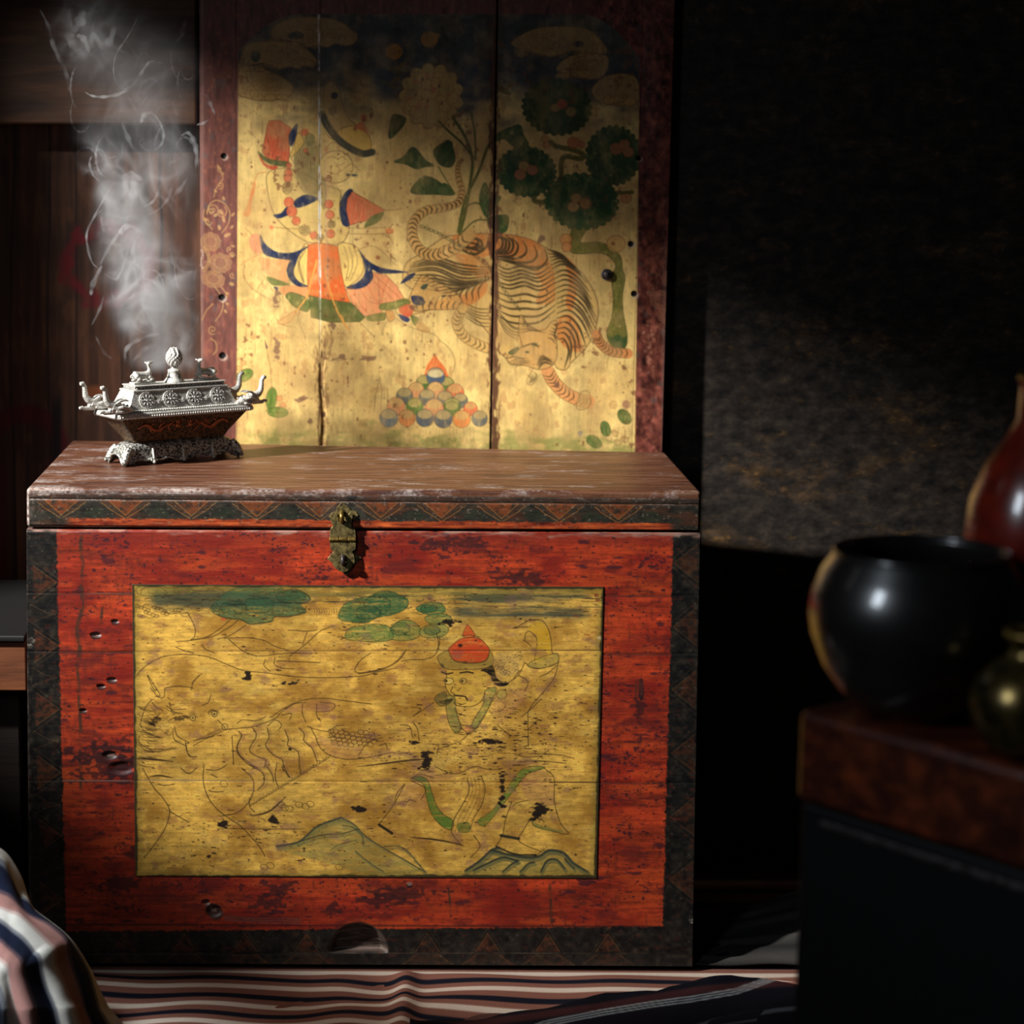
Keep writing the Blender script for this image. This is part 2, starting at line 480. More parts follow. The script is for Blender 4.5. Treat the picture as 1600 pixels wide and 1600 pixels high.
    for p in ([(370,860),(420,790),(500,750),(560,740),(580,800),(612,872),(520,880),(450,830)], [(10,930),(80,860),(110,850),(110,920),(70,980),(20,960)],
              [(290,1230),(320,1120),(350,1150),(370,1200),(430,1210),(400,1270),(370,1320),(330,1340)], [(340,1360),(420,1330),(480,1340),(475,1420),(440,1450),(390,1430)],
              [(0,1180),(60,1120),(130,1190),(60,1200)]):
        cv.poly('c4', p, (62, 88, 40), 1, True, (40, 54, 28), 1)
    cv.line('c4', [(130,1190),(60,1080),(20,1010)], (96, 100, 44), 1.6); cv.line('c4', [(180,1440),(260,1370),(340,1362)], (96, 100, 44), 2.4)
    # gnarled tree: limbs, trunk, four scalloped crowns
    for p, wd in (([(760,850),(800,880),(900,900),(970,930),(955,960),(860,945),(830,985),(830,1080)], 8), ([(690,1140),(650,1230),(720,1250)], 8), ([(1150,1180),(1230,1185),(1295,1180)], 6)):
        cv.line('c4', p, (112, 106, 46), wd); cv.line('c4', p, (76, 72, 34), 1.1, .6)
    cv.poly('c6', [(905,60),(1000,60),(955,160),(1060,160),(1150,190),(1222,260),(1232,340),(1248,400),(1232,520),(1240,640),(1262,770),(1250,850),(1170,850),(1128,770),(1160,660),(1172,540),(1160,400),(1188,320),(1150,262),(1080,232),(950,238),(888,212)], (116, 112, 44), 1, True, (72, 70, 30), 1.2)
    for k in range(60):
        t = r.uniform(0, 1); y = 200 + 640*t; x = (1060 + 150*min(t*4, 1)) + r.normal()*18 - 30*t
        cv.ell('c6', x, y, 4, 7, (78, 78, 30), .45)
    cv.poly('c6', [(1128,770),(1160,790),(1200,770),(1240,790),(1265,770),(1250,860),(1190,870)], (60, 84, 40), .9)
    for cx, cy, rx, ry, col in ((800,620,222,180,(56,72,36)), (1172,940,178,192,(50,76,38)), (600,1045,190,160,(50,86,44)), (962,1240,238,180,(46,84,42))):
        cv.ell('c4', cx, cy, rx, ry, col, 1, .1, 26, .10, (36, 58, 30), 1.4)
        for k in range(5):
            a = r.uniform(0, 6.28)
            cv.ell('c4', cx + rx*.5*math.cos(a), cy + ry*.5*math.sin(a), rx*.4, ry*.4, (38, 70, 40), .3)
        for k in range(26):
            a = k/26*2*PI
            cv.line('c4', [(cx+rx*.62*math.cos(a), cy+ry*.62*math.sin(a)), (cx+rx*.92*math.cos(a+.06), cy+ry*.92*math.sin(a+.06))], (34, 58, 32), 1, .5)
    for cx, cy, rr, col in ((790,625,30,(188,142,80)), (835,600,34,(196,84,48)), (893,650,34,(190,150,84)), (1190,895,42,(206,120,76)), (1245,865,34,(206,120,76)), (1270,915,36,(206,124,80)),
                            (585,1010,36,(226,172,96)), (558,1065,38,(226,138,96)), (640,1035,36,(226,138,100)), (925,1218,34,(230,168,96)), (988,1255,38,(226,140,76)), (908,1276,36,(228,166,100)),
                            (722,830,24,(216,150,80)), (730,870,24,(216,132,80)), (910,855,40,(200,110,70)), (960,865,24,(196,100,66)), (860,1490,40,(228,152,80)), (866,1540,34,(228,146,80)), (1255,1220,36,(214,140,80)), (1190,1520,60,(222,168,90))):
        cv.ell('c4', cx, cy, rr, rr*.92, col, .8, 0, 0, 0, (150, 80, 50), 1)
    # ---------------- the tiger
    body = [(-190,300),(-100,240),(-20,180),(60,130),(120,118),(200,112),(300,105),(420,108),(520,118),(640,150),(740,205),(860,275),(960,360),(1030,460),(1068,560),(1072,640),(1050,740),(1010,830),(960,890),(900,950),(860,1000),(800,990),(770,930),(700,960),(600,970),(500,960),(470,930),(400,860),(380,800),(300,700),(230,640),(150,592),(0,600),(-150,640),(-230,650),(-260,600),(-180,560),(-120,500),(-210,420)]
    cv.poly('c6', body, (222, 176, 98), .75, True, (96, 66, 36), 1.3)
    for p, al in (([(380,110),(520,120),(640,150),(720,210),(740,300),(640,330),(500,280),(380,230)], .75), ([(120,120),(300,108),(370,120),(360,240),(250,260),(140,180)], .65),
                  ([(640,330),(760,300),(790,460),(770,560),(660,560),(700,440)], .5), ([(850,260),(930,330),(930,480),(900,620),(860,560),(880,420)], .72), ([(820,660),(900,640),(950,760),(960,880),(860,860),(800,760)], .6),
                  ([(-20,560),(200,500),(330,420),(330,500),(200,590),(0,605)], .6), ([(130,240),(340,290),(350,380),(250,380)], .5), ([(560,740),(700,730),(790,780),(770,960),(600,960)], .22)):
        cv.poly('c6', p, (222, 116, 48), al)
    SD = (66, 52, 28)
    family(cv, 'c6', [[(392,128),(440,140),(436,200),(388,222)], [(470,118),(520,170),(500,240),(392,250)], [(720,205),(734,280),(650,328),(392,268)]], 8, SD, 4.0, .9)
    family(cv, 'c6', [[(392,300),(470,340),(560,320),(660,345),(740,300)], [(396,440),(490,470),(590,450),(690,480),(790,430)], [(404,640),(500,690),(620,700),(700,680),(790,610)]], 11, SD, 3.6, .88)
    family(cv, 'c6', [[(742,212),(790,225),(840,250),(880,285)], [(770,330),(840,300),(920,340),(990,410)], [(800,480),(880,460),(980,530),(1064,680)], [(800,640),(880,620),(960,690),(1020,820)], [(806,800),(850,800),(880,880),(850,990)]], 20, SD, 3.8, .88)
    family(cv, 'c6', [[(4,205),(60,214),(110,180),(118,140)], [(180,130),(300,130),(300,190),(200,215)], [(130,190),(250,240),(330,200),(352,130)]], 8, SD, 3.6, .88)
    family(cv, 'c6', [[(-150,300),(0,262),(160,306),(350,330)], [(-180,360),(0,350),(180,420),(352,400)], [(-120,450),(0,480),(150,480),(340,420)]], 11, SD, 3.4, .85)
    for k in range(9):
        x = -30 + k*40
        cv.line('c6', [(x,592-k*7),(x-6,556-k*10),(x+30,520-k*12)], SD, 2.6, .85, True, True)
    family(cv, 'c6', [[(190,560),(280,600),(380,600)], [(180,640),(290,710),(385,720)]], 6, SD, 2.2, .6)
    family(cv, 'c6', [[(410,660),(470,760),(540,800)], [(400,600),(520,720),(640,720)]], 5, SD, 2.2, .55)
    # long hind leg and paw to the left
    cv.poly('c5', [(1240,560),(1300,440),(1340,400),(1420,440),(1500,480),(1600,560),(1600,625),(1480,640),(1380,640),(1290,650),(1255,620)], (222, 166, 88), .8, True, (96, 66, 36), 1.2)
    for k in range(8):
        x = 1300 + k*42
        cv.line('c5', [(x,644),(x-6,612),(x+14,580)], SD, 2.2, .85, True, True)
        cv.line('c5', [(1330+k*20,430+k*16),(1380+k*24,400+k*20),(1440+k*24,420+k*14)], SD, 2, .7, True, True)
    cv.poly('c5', [(1255,545),(1330,550),(1348,600),(1280,606)], NAVY); cv.poly('c5', [(1320,490),(1340,465),(1375,462),(1350,500)], (50, 70, 54)); cv.ell('c5', 1480, 545, 14, 8, (40, 50, 40))
    cv.poly('c5', [(1180,460),(1230,400),(1285,385),(1250,430)], NAVY)
    # legs
    def leg(crop, pts, wd, n, fill):
        p = crom(pts, False, 10); cv.line(crop, pts, (216, 156, 84) if not fill else fill, wd/CROPS[crop][2], .85)
        d = np.gradient(p, axis=0); d /= np.hypot(*d.T)[:, None]; nn = np.stack([-d[:, 1], d[:, 0]], -1)
        for s in (1, -1): cv.line(crop, p[::3] + nn[::3]*wd/2*s, (110, 76, 42), .9, .8)
        for i in np.linspace(2, len(p)-3, n).astype(int):
            a = p[i]
            cv.line(crop, [a+nn[i]*wd*.46, a+d[i]*wd*.28, a-nn[i]*wd*.46], SD, 1.9, .85, True, True)
    leg('c6', [(1060,770),(1090,830),(1160,880),(1270,895)], 62, 10, (226, 138, 76))
    leg('c6', [(740,1010),(780,1080),(850,1150),(950,1200),(1010,1210)], 84, 12, (228, 150, 86))
    leg('c6', [(180,600),(142,680),(180,770),(270,830),(370,870)], 64, 12, (224, 176, 98))
    cv.poly('c6', [(960,1150),(1010,1150),(1025,1220),(990,1260),(930,1250)], (222, 180, 104), .6, True, (110, 76, 42), 1)
    cv.line('c6', [(640,1000),(600,1080),(640,1100),(690,1030)], (130, 92, 52), 1, .7)
    family(cv, 'c6', [[(600,1030),(630,1060),(610,1090)], [(650,1010),(670,1040),(640,1095)]], 5, SD, 1.3, .6)
    # head
    cv.poly('c6', [(560,640),(600,690),(620,740),(720,735),(760,690),(800,680),(790,760),(800,830),(800,920),(760,980),(680,1000),(600,975),(500,965),(470,925),(500,880),(570,850),(550,760)], (220, 170, 96), .75, True, (104, 74, 40), 1.2)
    family(cv, 'c6', [[(565,660),(590,680),(575,710)], [(560,760),(640,745),(730,760)]], 6, SD, 2, .7)
    family(cv, 'c6', [[(770,700),(800,720),(780,760)], [(740,790),(770,800),(790,830)]], 5, SD, 2, .7)
    family(cv, 'c6', [[(670,960),(700,910),(770,940)], [(680,1000),(720,960),(780,975)]], 6, SD, 2, .7)
    family(cv, 'c6', [[(480,960),(540,930),(620,925)], [(520,990),(570,965),(630,960)]], 4, SD, 1.7, .6)
    cv.poly('c6', [(480,885),(540,850),(550,870),(510,905)], (90, 94, 56), .85); cv.ell('c6', 605, 885, 14, 9, (80, 84, 50)); cv.ell('c6', 655, 835, 24, 13, (96, 100, 58), .7)
    cv.line('c6', [(575,850),(640,830),(680,850)], SD, 2, .8); cv.line('c6', [(470,925),(520,915),(580,930)], SD, 1.4, .8)
    # tail
    tail = [(735,366),(712,386),(684,398),(660,394),(645,372),(646,348),(664,330),(690,325),(714,318),(722,300),(716,276),(716,258),(724,248)]
    p = crom(tail, False, 10); m = len(p)
    for i in range(m-1): cv.line('px', [p[i], p[i+1]], (222, 168, 92), 17*(1-i/m)**.7 + 3, .5, False)
    d = np.gradient(p, axis=0); d /= np.hypot(*d.T)[:, None]; nn = np.stack([-d[:, 1], d[:, 0]], -1)
    W = (17*(1-np.arange(m)/m)**.7 + 3)/2
    for s in (1, -1): cv.line('px', p[::3] + nn[::3]*W[::3, None]*s, (110, 76, 42), 1, .7)
    for i in range(3, m-2, 3):
        cv.line('px', [p[i]+nn[i]*W[i]*.95, p[i]+d[i]*W[i]*.6, p[i]-nn[i]*W[i]*.95], SD, 2.4 if i < m*.7 else 1.6, .9, True, True)
    # chain across the back
    ch = crom([(660,354),(684,364),(708,378),(738,396),(766,420),(790,456),(812,484)], False, 30)
    dd = np.concatenate([[0], np.cumsum(np.hypot(*np.diff(ch, axis=0).T))])
    for t in np.arange(0, dd[-1], 7.5):
        x, y = np.interp(t, dd, ch[:, 0]), np.interp(t, dd, ch[:, 1])
        x2, y2 = np.interp(t+1, dd, ch[:, 0]), np.interp(t+1, dd, ch[:, 1])
        a = np.linspace(0, 6.4, 14); ro = math.atan2(y2-y, x2-x)
        e = np.stack([x + 4.2*np.cos(a)*math.cos(ro) - 1.9*np.sin(a)*math.sin(ro), y + 4.2*np.cos(a)*math.sin(ro) + 1.9*np.sin(a)*math.cos(ro)], -1)
        cv.line('px', e, (92, 84, 48), 1.2, .9)
    # ---------------- the walking figure
    for p in ([(345,1120),(350,1250),(385,1380),(460,1480),(600,1580),(700,1600),(860,1600),(915,1475),(850,1350),(850,1240),(760,1200),(560,1100),(440,1080)],):
        cv.poly('c3', p, (234, 198, 110), .55, True, INK, 1)
    cv.poly('c3', [(540,940),(600,900),(700,900),(720,1000),(740,1120),(760,1250),(740,1370),(700,1300),(620,1260),(560,1200),(530,1060)], (150, 132, 80), .8)
    for k in range(9): cv.line('c3', [(560+k*18,950-k*4),(545+k*16,1060),(590+k*14,1180),(640+k*11,1260)], (90, 78, 48), 1, .75)
    cv.ell('c3', 820, 1070, 120, 112, (226, 190, 112), .9, 0, 0, 0, INK, .9)
    for p in ([(760,1010),(800,1000),(840,1015)], [(830,1020),(870,1000),(890,1020)], [(810,1040),(850,1060),(880,1040)], [(760,1100),(820,1120),(870,1090)], [(740,950),(800,900),(860,930)], [(880,1080),(930,1050),(990,1100)], [(820,1060),(850,1085),(835,1105)]):
        cv.line('c3', p, (150, 96, 60), 1, .8)
    cv.ell('c3', 905, 1125, 14, 9, (60, 66, 58)); cv.ell('c3', 950, 1128, 22, 9, (60, 72, 66)); cv.ell('c3', 755, 950, 14, 20, (200, 100, 60), .7)
    cv.poly('c3', [(740,530),(790,475),(845,540),(862,620),(900,720),(960,780),(880,795),(830,830),(770,740),(735,660)], (176, 142, 78), .9, True, INK, .9)
    cv.ell('c3', 812, 575, 26, 24, (30, 32, 32)); cv.ell('c3', 800, 680, 30, 36, (90, 84, 62), .6)
    cv.line('c3', [(745,830),(800,880),(840,860)], INK, 1, .6)
    cv.poly('c3', [(830,830),(890,795),(960,785),(1030,830),(1065,890),(1060,950),(990,950),(900,900)], (220, 172, 78), 1, True, (120, 80, 40), 1)
    cv.poly('c3', [(950,800),(1005,755),(1045,835),(1000,815)], (206, 96, 54), .9); cv.ell('c3', 1015, 730, 20, 24, (200, 78, 54), .9)
    cv.line('c3', [(722,700),(765,790),(840,880),(930,945),(1010,978),(1075,968)], (70, 66, 48), 11); cv.line('c3', [(735,740),(800,850),(880,920)], (120, 104, 70), 2, .6)
    cv.poly('c3', [(360,750),(430,745),(510,800),(495,900),(500,960),(490,1060),(350,1030),(310,960),(330,860),(345,780)], (208, 88, 52), .95, False, (120, 50, 34), 1)
    cv.poly('c3', [(280,960),(350,1010),(490,1035),(495,1065),(440,1068),(360,1050),(300,1010)], (84, 92, 44)); cv.poly('c3', [(285,985),(340,1050),(420,1068),(380,1090),(320,1060)], (206, 84, 50))
    for p in ([(380,770),(420,880),(380,1000)], [(430,760),(450,880),(440,1020)], [(345,850),(360,940),(350,1030)]): cv.line('c3', p, (130, 56, 40), 1, .6)
    cv.poly('c3', [(510,930),(493,850),(553,768),(545,860)], NAVY); cv.poly('c3', [(560,830),(600,900),(540,980),(500,1000),(530,920)], (220, 174, 82), .8, True, INK, .8)
    cv.ell('c3', 605, 830, 30, 26, (206, 92, 54), .85); cv.ell('c3', 640, 880, 38, 46, (120, 112, 66), .7)
    cv.poly('c3', [(530,1310),(610,1262),(695,1296),(560,1355)], NAVY); cv.poly('c3', [(385,1405),(440,1390),(480,1348),(505,1392),(430,1428)], NAVY)
    cv.poly('c3', [(905,1228),(942,1240),(895,1330),(918,1472),(870,1474),(846,1390),(856,1300)], NAVY)
    cv.poly('c3', [(935,1240),(1040,1300),(1162,1370),(1110,1430),(1040,1440),(918,1475),(893,1370),(902,1290)], (216, 106, 66), .95, False, (130, 60, 40), 1)
    for k in range(6): cv.line('c3', [(930+k*26,1270+k*16),(950+k*22,1340+k*10),(930+k*26,1440-k*4)], (170, 72, 48), 1, .55)
    cv.poly('c3', [(1152,1384),(1120,1450),(1018,1492),(1060,1420)], (84, 98, 44))
    for x0, y0, x1, y1 in ((1150,1370,1280,1360), (1130,1440,1220,1600), (900,1495,1190,1490), (920,1535,1210,1530), (1195,1490,1215,1530), (390,1490,640,1500)):
        cv.line('c3', [(x0,y0),((x0+x1)/2,(y0+y1)/2+4),(x1,y1)], (140, 90, 48), 1.1, .7)
    cv.ell('c3', 1195, 1515, 30, 20, (216, 112, 60), .8)
    cv.poly('c3', [(250,1180),(265,1200),(240,1310),(225,1405),(178,1405),(210,1320)], (218, 122, 66), .8); cv.line('c3', [(250,1180),(280,1120),(340,1105)], (216, 130, 70), 1.4, .8)
    cv.ell('c3', 375, 1490, 16, 16, (212, 104, 66), .8)
    for x, y, q in ((490,1110,26), (488,1150,28), (495,1315,34), (515,1380,37), (545,1445,29), (772,1330,30), (780,1402,30), (785,1535,29), (668,1545,26), (610,955,14), (495,1060,18)):
        cv.ell('c3', x, y, q, q, (220, 104, 66), .92, 0, 0, 0, (150, 64, 44), .9)
    for x, y, a, b in ((484,1215,32,42), (606,1510,40,32), (790,1470,26,26), (712,1560,26,22)):
        cv.ell('c3', x, y, a, b, (206, 176, 100), .9, .2, 0, 0, INK, .9)
        for k in range(-2, 3): cv.line('c3', [(x-a*.7, y+k*b*.3), (x+a*.7, y+k*b*.3-4)], INK, 1, .75)
    # skirts, sleeves and hems
    cv.poly('c5', [(190,280),(290,290),(410,300),(385,370),(400,450),(300,430),(240,380)], (228, 152, 94), .85)
    cv.poly('c5', [(130,150),(160,112),(205,128),(215,240),(150,232)], (226, 134, 98), .8); cv.line('c5', [(220,250),(150,280),(90,310)], (222, 140, 84), 1.6, .8)
    cv.poly('c5', [(540,190),(480,240),(445,330),(440,400),(480,460),(540,475)], (236, 198, 106), .9, True, INK, .9)
    cv.poly('c5', [(745,190),(850,190),(900,240),(928,330),(900,410),(830,470),(800,480),(770,400)], (236, 198, 106), .9, True, INK, .9)
    for s in (0, 1, 2):
        cv.line('c5', [(520-s*18,230+s*16),(470+s*6,330),(505+s*4,450)], INK, 1, .6); cv.line('c5', [(790+s*36,200),(820+s*30,320),(800+s*16,440)], INK, 1, .6)
    cv.poly('c5', [(340,490),(410,468),(480,478),(535,480),(545,560),(430,520),(380,540)], (228, 150, 90), .9)
    cv.poly('c5', [(985,380),(1080,400),(1150,470),(1212,570),(1120,590),(1040,600),(1050,665),(930,685),(850,600),(800,495),(870,497),(950,470)], (230, 142, 92), .92, False, (150, 80, 50), 1)
    for p in ([(1000,400),(1080,470),(1180,560)], [(990,440),(1080,520),(1140,580)], [(900,500),(960,580),(1030,600)], [(960,480),(1000,560),(1040,600)], [(860,520),(900,600),(960,670)], [(1100,420),(1060,520),(1050,600)]):
        cv.line('c5', p, (176, 90, 54), 1, .7)
    cv.poly('c5', [(540,190),(610,172),(745,200),(760,300),(775,400),(802,520),(834,592),(700,575),(545,545),(533,400)], (234, 104, 44), .97, False, (140, 60, 34), 1)
    cv.poly('c5', [(545,500),(800,540),(815,560),(545,525)], (236, 150, 70), .5, False)
    cv.poly('c5', [(545,540),(690,572),(838,592),(935,692),(900,722),(700,728),(560,692)], (98, 104, 46), 1, False, (56, 62, 30), 1)
    for k in range(26): cv.line('c5', [(560+k*12,560+k*2),(566+k*13,620),(572+k*13,700)], (70, 76, 34), 1, .4)
    cv.poly('c5', [(385,540),(430,520),(540,570),(537,652),(450,622),(402,572)], (98, 108, 48), 1, True, (56, 62, 30), 1)
    cv.poly('c5', [(250,408),(330,430),(412,466),(330,472),(280,462)], (96, 108, 50)); cv.poly('c5', [(300,480),(330,485),(325,515)], (70, 60, 80))
    cv.poly('c5', [(1040,602),(1130,582),(1212,560),(1252,592),(1180,632),(1050,642)], (104, 108, 46)); cv.poly('c5', [(950,682),(1070,660),(1082,692),(1060,717),(960,717)], (110, 112, 50))
    cv.poly('c5', [(205,118),(250,190),(330,240),(440,240),(542,196),(500,238),(440,292),(380,292),(290,276),(225,242)], NAVY)
    cv.poly('c5', [(390,360),(430,280),(482,243),(460,310),(440,380),(472,440),(537,476),(470,478),(413,432)], NAVY)
    cv.poly('c5', [(893,226),(960,300),(1060,350),(1235,379),(1050,389),(986,362),(992,420),(940,477),(870,497),(803,486),(880,450),(932,390),(925,310)], NAVY)
    cv.poly('c5', [(1170,630),(1240,600),(1272,640),(1240,692),(1180,662)], (214, 96, 56)); cv.poly('c5', [(1168,670),(1245,700),(1230,727),(1190,712)], (54, 58, 88)); cv.poly('c5', [(1250,680),(1310,700),(1280,752)], (104, 110, 52))
    cv.poly('c5', [(1290,720),(1350,740),(1390,790),(1340,800),(1290,770)], (196, 140, 76), .6)
    cv.poly('c5', [(1080,650),(1130,650),(1140,700),(1100,720)], (226, 152, 70), .9, True, INK, .8)
    for k in range(6): cv.line('c5', [(1090-k*8,720+k*16),(1060,735+k*16),(1030+k*3,720+k*18)], (110, 80, 46), 1, .6)
    for p in ([(600,300),(560,440),(530,550),(450,660)], [(660,370),(690,500),(730,620),(790,740),(822,775)], [(770,680),(800,750),(822,775)]):
        cv.line('c5', p, (238, 166, 74), 2.6, .95)
    cv.poly('c5', [(450,650),(380,690),(330,720),(340,740),(420,720)], (230, 150, 84), .35, True, (190, 90, 54), .9)
    for p in ([(100,330),(92,400),(130,470),(220,540),(310,580),(350,570),(290,500),(230,400)], [(180,520),(200,480),(230,430)], [(430,760),(350,740),(320,700)], [(1150,700),(1250,760),(1380,800),(1440,830)], [(820,680),(900,730),(1000,830)],
              [(240,850),(275,1030),(290,1190)], [(500,600),(470,700),(520,830)], [(680,740),(700,820),(690,930),(680,1000)], [(1440,840),(1530,920),(1560,1010),(1540,1080)], [(1040,1110),(1050,1200),(1045,1330)], [(1040,1110),(1010,1230),(1000,1350)], [(100,70),(150,120)], [(850,240),(1000,200),(1150,330)]):
        cv.line('c5', p, (120, 88, 50), 1, .65)
    cv.poly('c5', [(238,850),(262,905),(246,912)], (84, 56, 60), .9, False)
    cv.ell('c5', 1025, 280, 18, 12, (160, 80, 50), .8, .4); cv.ell('c5', 676, 340, 9, 12, (60, 44, 36))
    # ---------------- heap of jewels
    cv.poly('c5', [(1420,955),(1455,1000),(1495,1050),(1512,1130),(1430,1150),(1350,1110),(1365,1030),(1395,985)], (232, 108, 50), .95)
    GRY, WH = (98, 102, 92), (216, 180, 104)
    for crop, x, y, rr, col in (('c5',1345,1150,56,(74,108,44)), ('c5',1500,1160,56,(74,108,44)), ('c5',1425,1105,64,(70,92,112)), ('c5',1290,1200,56,(226,146,90)), ('c5',1425,1200,60,(226,148,92)), ('c5',1560,1215,62,(224,96,58)),
                                ('c5',1210,1240,58,GRY), ('c5',1365,1250,58,GRY), ('c5',1490,1262,58,GRY), ('c6',165,1205,50,GRY), ('c5',1150,1310,62,(230,150,96)), ('c5',1280,1312,60,(80,120,44)), ('c5',1415,1325,66,(230,146,92)), ('c5',1540,1312,60,(80,120,44)), ('c6',232,1258,46,(226,104,62)), ('c6',110,1262,52,(86,116,48)),
                                ('c5',1100,1392,64,(92,104,112)), ('c5',1226,1392,58,(232,122,56)), ('c5',1350,1392,62,(88,94,100)), ('c5',1478,1398,64,(86,92,98)), ('c6',175,1326,58,(232,128,58)), ('c6',292,1322,52,(98,102,98))):
        cv.ell(crop, x, y, rr, rr, col, .95, 0, 0, 0, (110, 84, 56), .8)
        cv.ell(crop, x, y-rr*.42, rr*.8, rr*.5, WH, .75)
        for k in (-.35, 0, .35): cv.line(crop, [(x+k*rr*.4, y-rr*.8), (x+k*rr, y-rr*.1), (x+k*rr*1.3, y+rr*.55)], (110, 88, 58), .8, .35)
    cv.ell('c5', 1425, 1085, 56, 26, (226, 206, 150), .8)
    # little leafy sprigs
    LF = (96, 124, 44)
    for crop, x, y, rx, ry, ro in (('c5',100,1095,62,40,-.5), ('c5',285,1258,78,36,1.7), ('c5',330,1352,72,36,.05), ('c6',1245,1310,56,38,.9), ('c6',1120,1390,52,32,1.3), ('c6',1045,1475,56,36,.6)):
        cv.ell(crop, x, y, rx, ry, LF if crop == 'c5' else (74, 98, 40), .95, ro, 0, 0, (64, 84, 34), .9)
        cv.line(crop, [(x-rx*.9*math.cos(ro), y-rx*.9*math.sin(ro)), (x, y+3), (x+rx*.9*math.cos(ro), y+rx*.9*math.sin(ro))], (58, 78, 34), 1, .7)
    cv.line('c5', [(248,1345),(270,1300),(290,1190)], LF, 1.6, .8)
    for x, y in ((340,1255), (365,1300), (90,1010), (60,1045)): cv.ell('c5', x, y, 20, 16, (228, 138, 76), .45, 0, 5, .3, (200, 100, 60), .8)
    for x, y in ((1180,1420), (1250,1460), (1200,1480), (1260,1230), (1140,1450)): cv.ell('c6', x, y, 24, 18, (196, 150, 92), .4, .5, 0, 0, (120, 84, 56), .8)
    cv.ell('c6', 955, 1420, 15, 18, (110, 96, 120), .7); cv.ell('c6', 1255, 1230, 26, 30, (170, 110, 90), .6)
    for k in range(7): cv.line('c5', [(940+k*8,1520-k*20),(1000,1460-k*10),(1060+k*6,1470)], (130, 110, 56), .8, .35)
    for k in range(14):
        x = 1380 + k*24; cv.line('c5', [(x,1460),(x+r.normal()*8,1500),(x+r.normal()*10,1560)], (124, 92, 50), .8, .4)
    cv.blend(np.clip(.12 + .2*fbm(h, w, 26, 34, 5, 19), 0, .45), (182, 146, 92))
    # flaking, stains, scratches
    fl = fbm(h, w, 7, 9, 4, 21) + .7*fbm(h, w, 70, 90, 3, 22)
    cv.blend(sstep(2.1, 2.9, fl)*.65, (120, 72, 44))
    cv.blend(sstep(2.0, 3., fbm(h, w, 2.2, 3, 2, 23))*.5, (96, 66, 40))
    cv.blend(sstep(1.6, 2.6, fbm(h, w, 3, 40, 3, 24))*.3, (120, 84, 50))
    cv.blend(sstep(1.7, 2.6, fbm(h, w, 10, 12, 4, 25))*.3*(1-sky), (246, 216, 140))
    for x, y, rx, ry in ((478,622,10,3), (466,626,7,3), (484,658,4,5), (572,560,12,4), (432,545,5,14), (535,560,14,4), (646,480,7,4), (780,365,6,4), (846,372,5,4), (870,600,4,5), (520,512,5,9), (430,470,6,10)):
        cv.blot(x, y, rx*.9, ry, (110, 74, 58), .8)
    # rotten strip beside the first joint
    s = np.abs(X - 505)
    b = sstep(13, 3, s + 5*fbm(h, w, 6, 26, 3, 31))
    cv.blend(b*sstep(490, 540, Y)*.75*np.clip(.5 + .5*fbm(h, w, 4, 16, 3, 32), 0, 1), (140, 100, 62))
    cv.blend(sstep(6, 2, np.abs(X - 503) + 2.5*fbm(h, w, 4, 18, 3, 33))*sstep(500, 560, Y)*.8*sstep(-.4, .6, fbm(h, w, 4, 14, 3, 34)), (82, 54, 36))
    cv.blend(sstep(2.6, 1.0, np.abs(X - 499.5 - (Y-330)*.004))*np.clip(.65 + .4*fbm(h, w, 3, 14, 3, 35), 0, 1)*sstep(560, 420, Y), (236, 230, 220))
    cv.blend(sstep(6, 0, np.abs(X - 511))*sstep(200, 300, Y)*sstep(500, 420, Y)*.3, (200, 150, 120))
    cv.blend(sstep(9, 2, np.abs(X - 772) + 3*fbm(h, w, 5, 16, 3, 36))*.85, (88, 52, 34))
    # dark red surround and gilt scrolls: arched corners to the picture field
    def inside():
        L = 370.5 - (Y-400)*.006; R = 996 - (Y-400)*.012
        q = np.full_like(X, True, dtype=bool)
        q &= (X > L) & (X < R)
        top = 22 + 62*np.clip((470 - X)/100, 0, 1)**2 + 70*np.clip((X - 905)/95, 0, 1)**2
        return sstep(-1.2, 1.2, np.minimum(np.minimum(X-L, R-X), Y-top))
    k = 1 - inside()
    cv.tex = None
    fr = np.array((112, 66, 56)) + np.array((10, 6, 5))*fbm(h, w, 8, 30, 4, 41)[..., None]
    right = sstep(900, 940, X)[..., None]
    fr = fr*(1-right) + (np.array((106, 52, 40)) + np.array((20, 13, 11))*fbm(h, w, 10, 14, 4, 42)[..., None])*right
    cv.a = cv.a*(1-k[..., None]) + fr*k[..., None]
    cv.blend(k*sstep(.9, 2., fbm(h, w, 7, 10, 4, 43))*.5, (160, 98, 70)); cv.blend(k*sstep(1.1, 2., fbm(h, w, 9, 12, 4, 44))*.45, (88, 84, 84))
    cv.blend(k*sstep(4, 1, np.abs(X - 316))*.5, (150, 120, 110)); cv.blend(k*sstep(6, 1, np.abs(X - 1041 + (Y-300)*.012))*.45*sstep(350, 450, Y), (120, 100, 96))
    GO = (190, 150, 92)
    def curl(crop, cx, cy, r0, turns, a0, sgn, wd=1.3, al=.8, col=GO):
        a = np.linspace(0, turns*2*PI, 30); q = r0*(1 - a/a[-1]*.85)
        cv.line(crop, np.stack([cx + q*np.cos(a0+sgn*a), cy + q*np.sin(a0+sgn*a)], -1), col, wd, al)
    def petal(crop, x, y, a, b, ro, al=.9, col=GO): cv.ell(crop, x, y, a, b, col, al, ro)
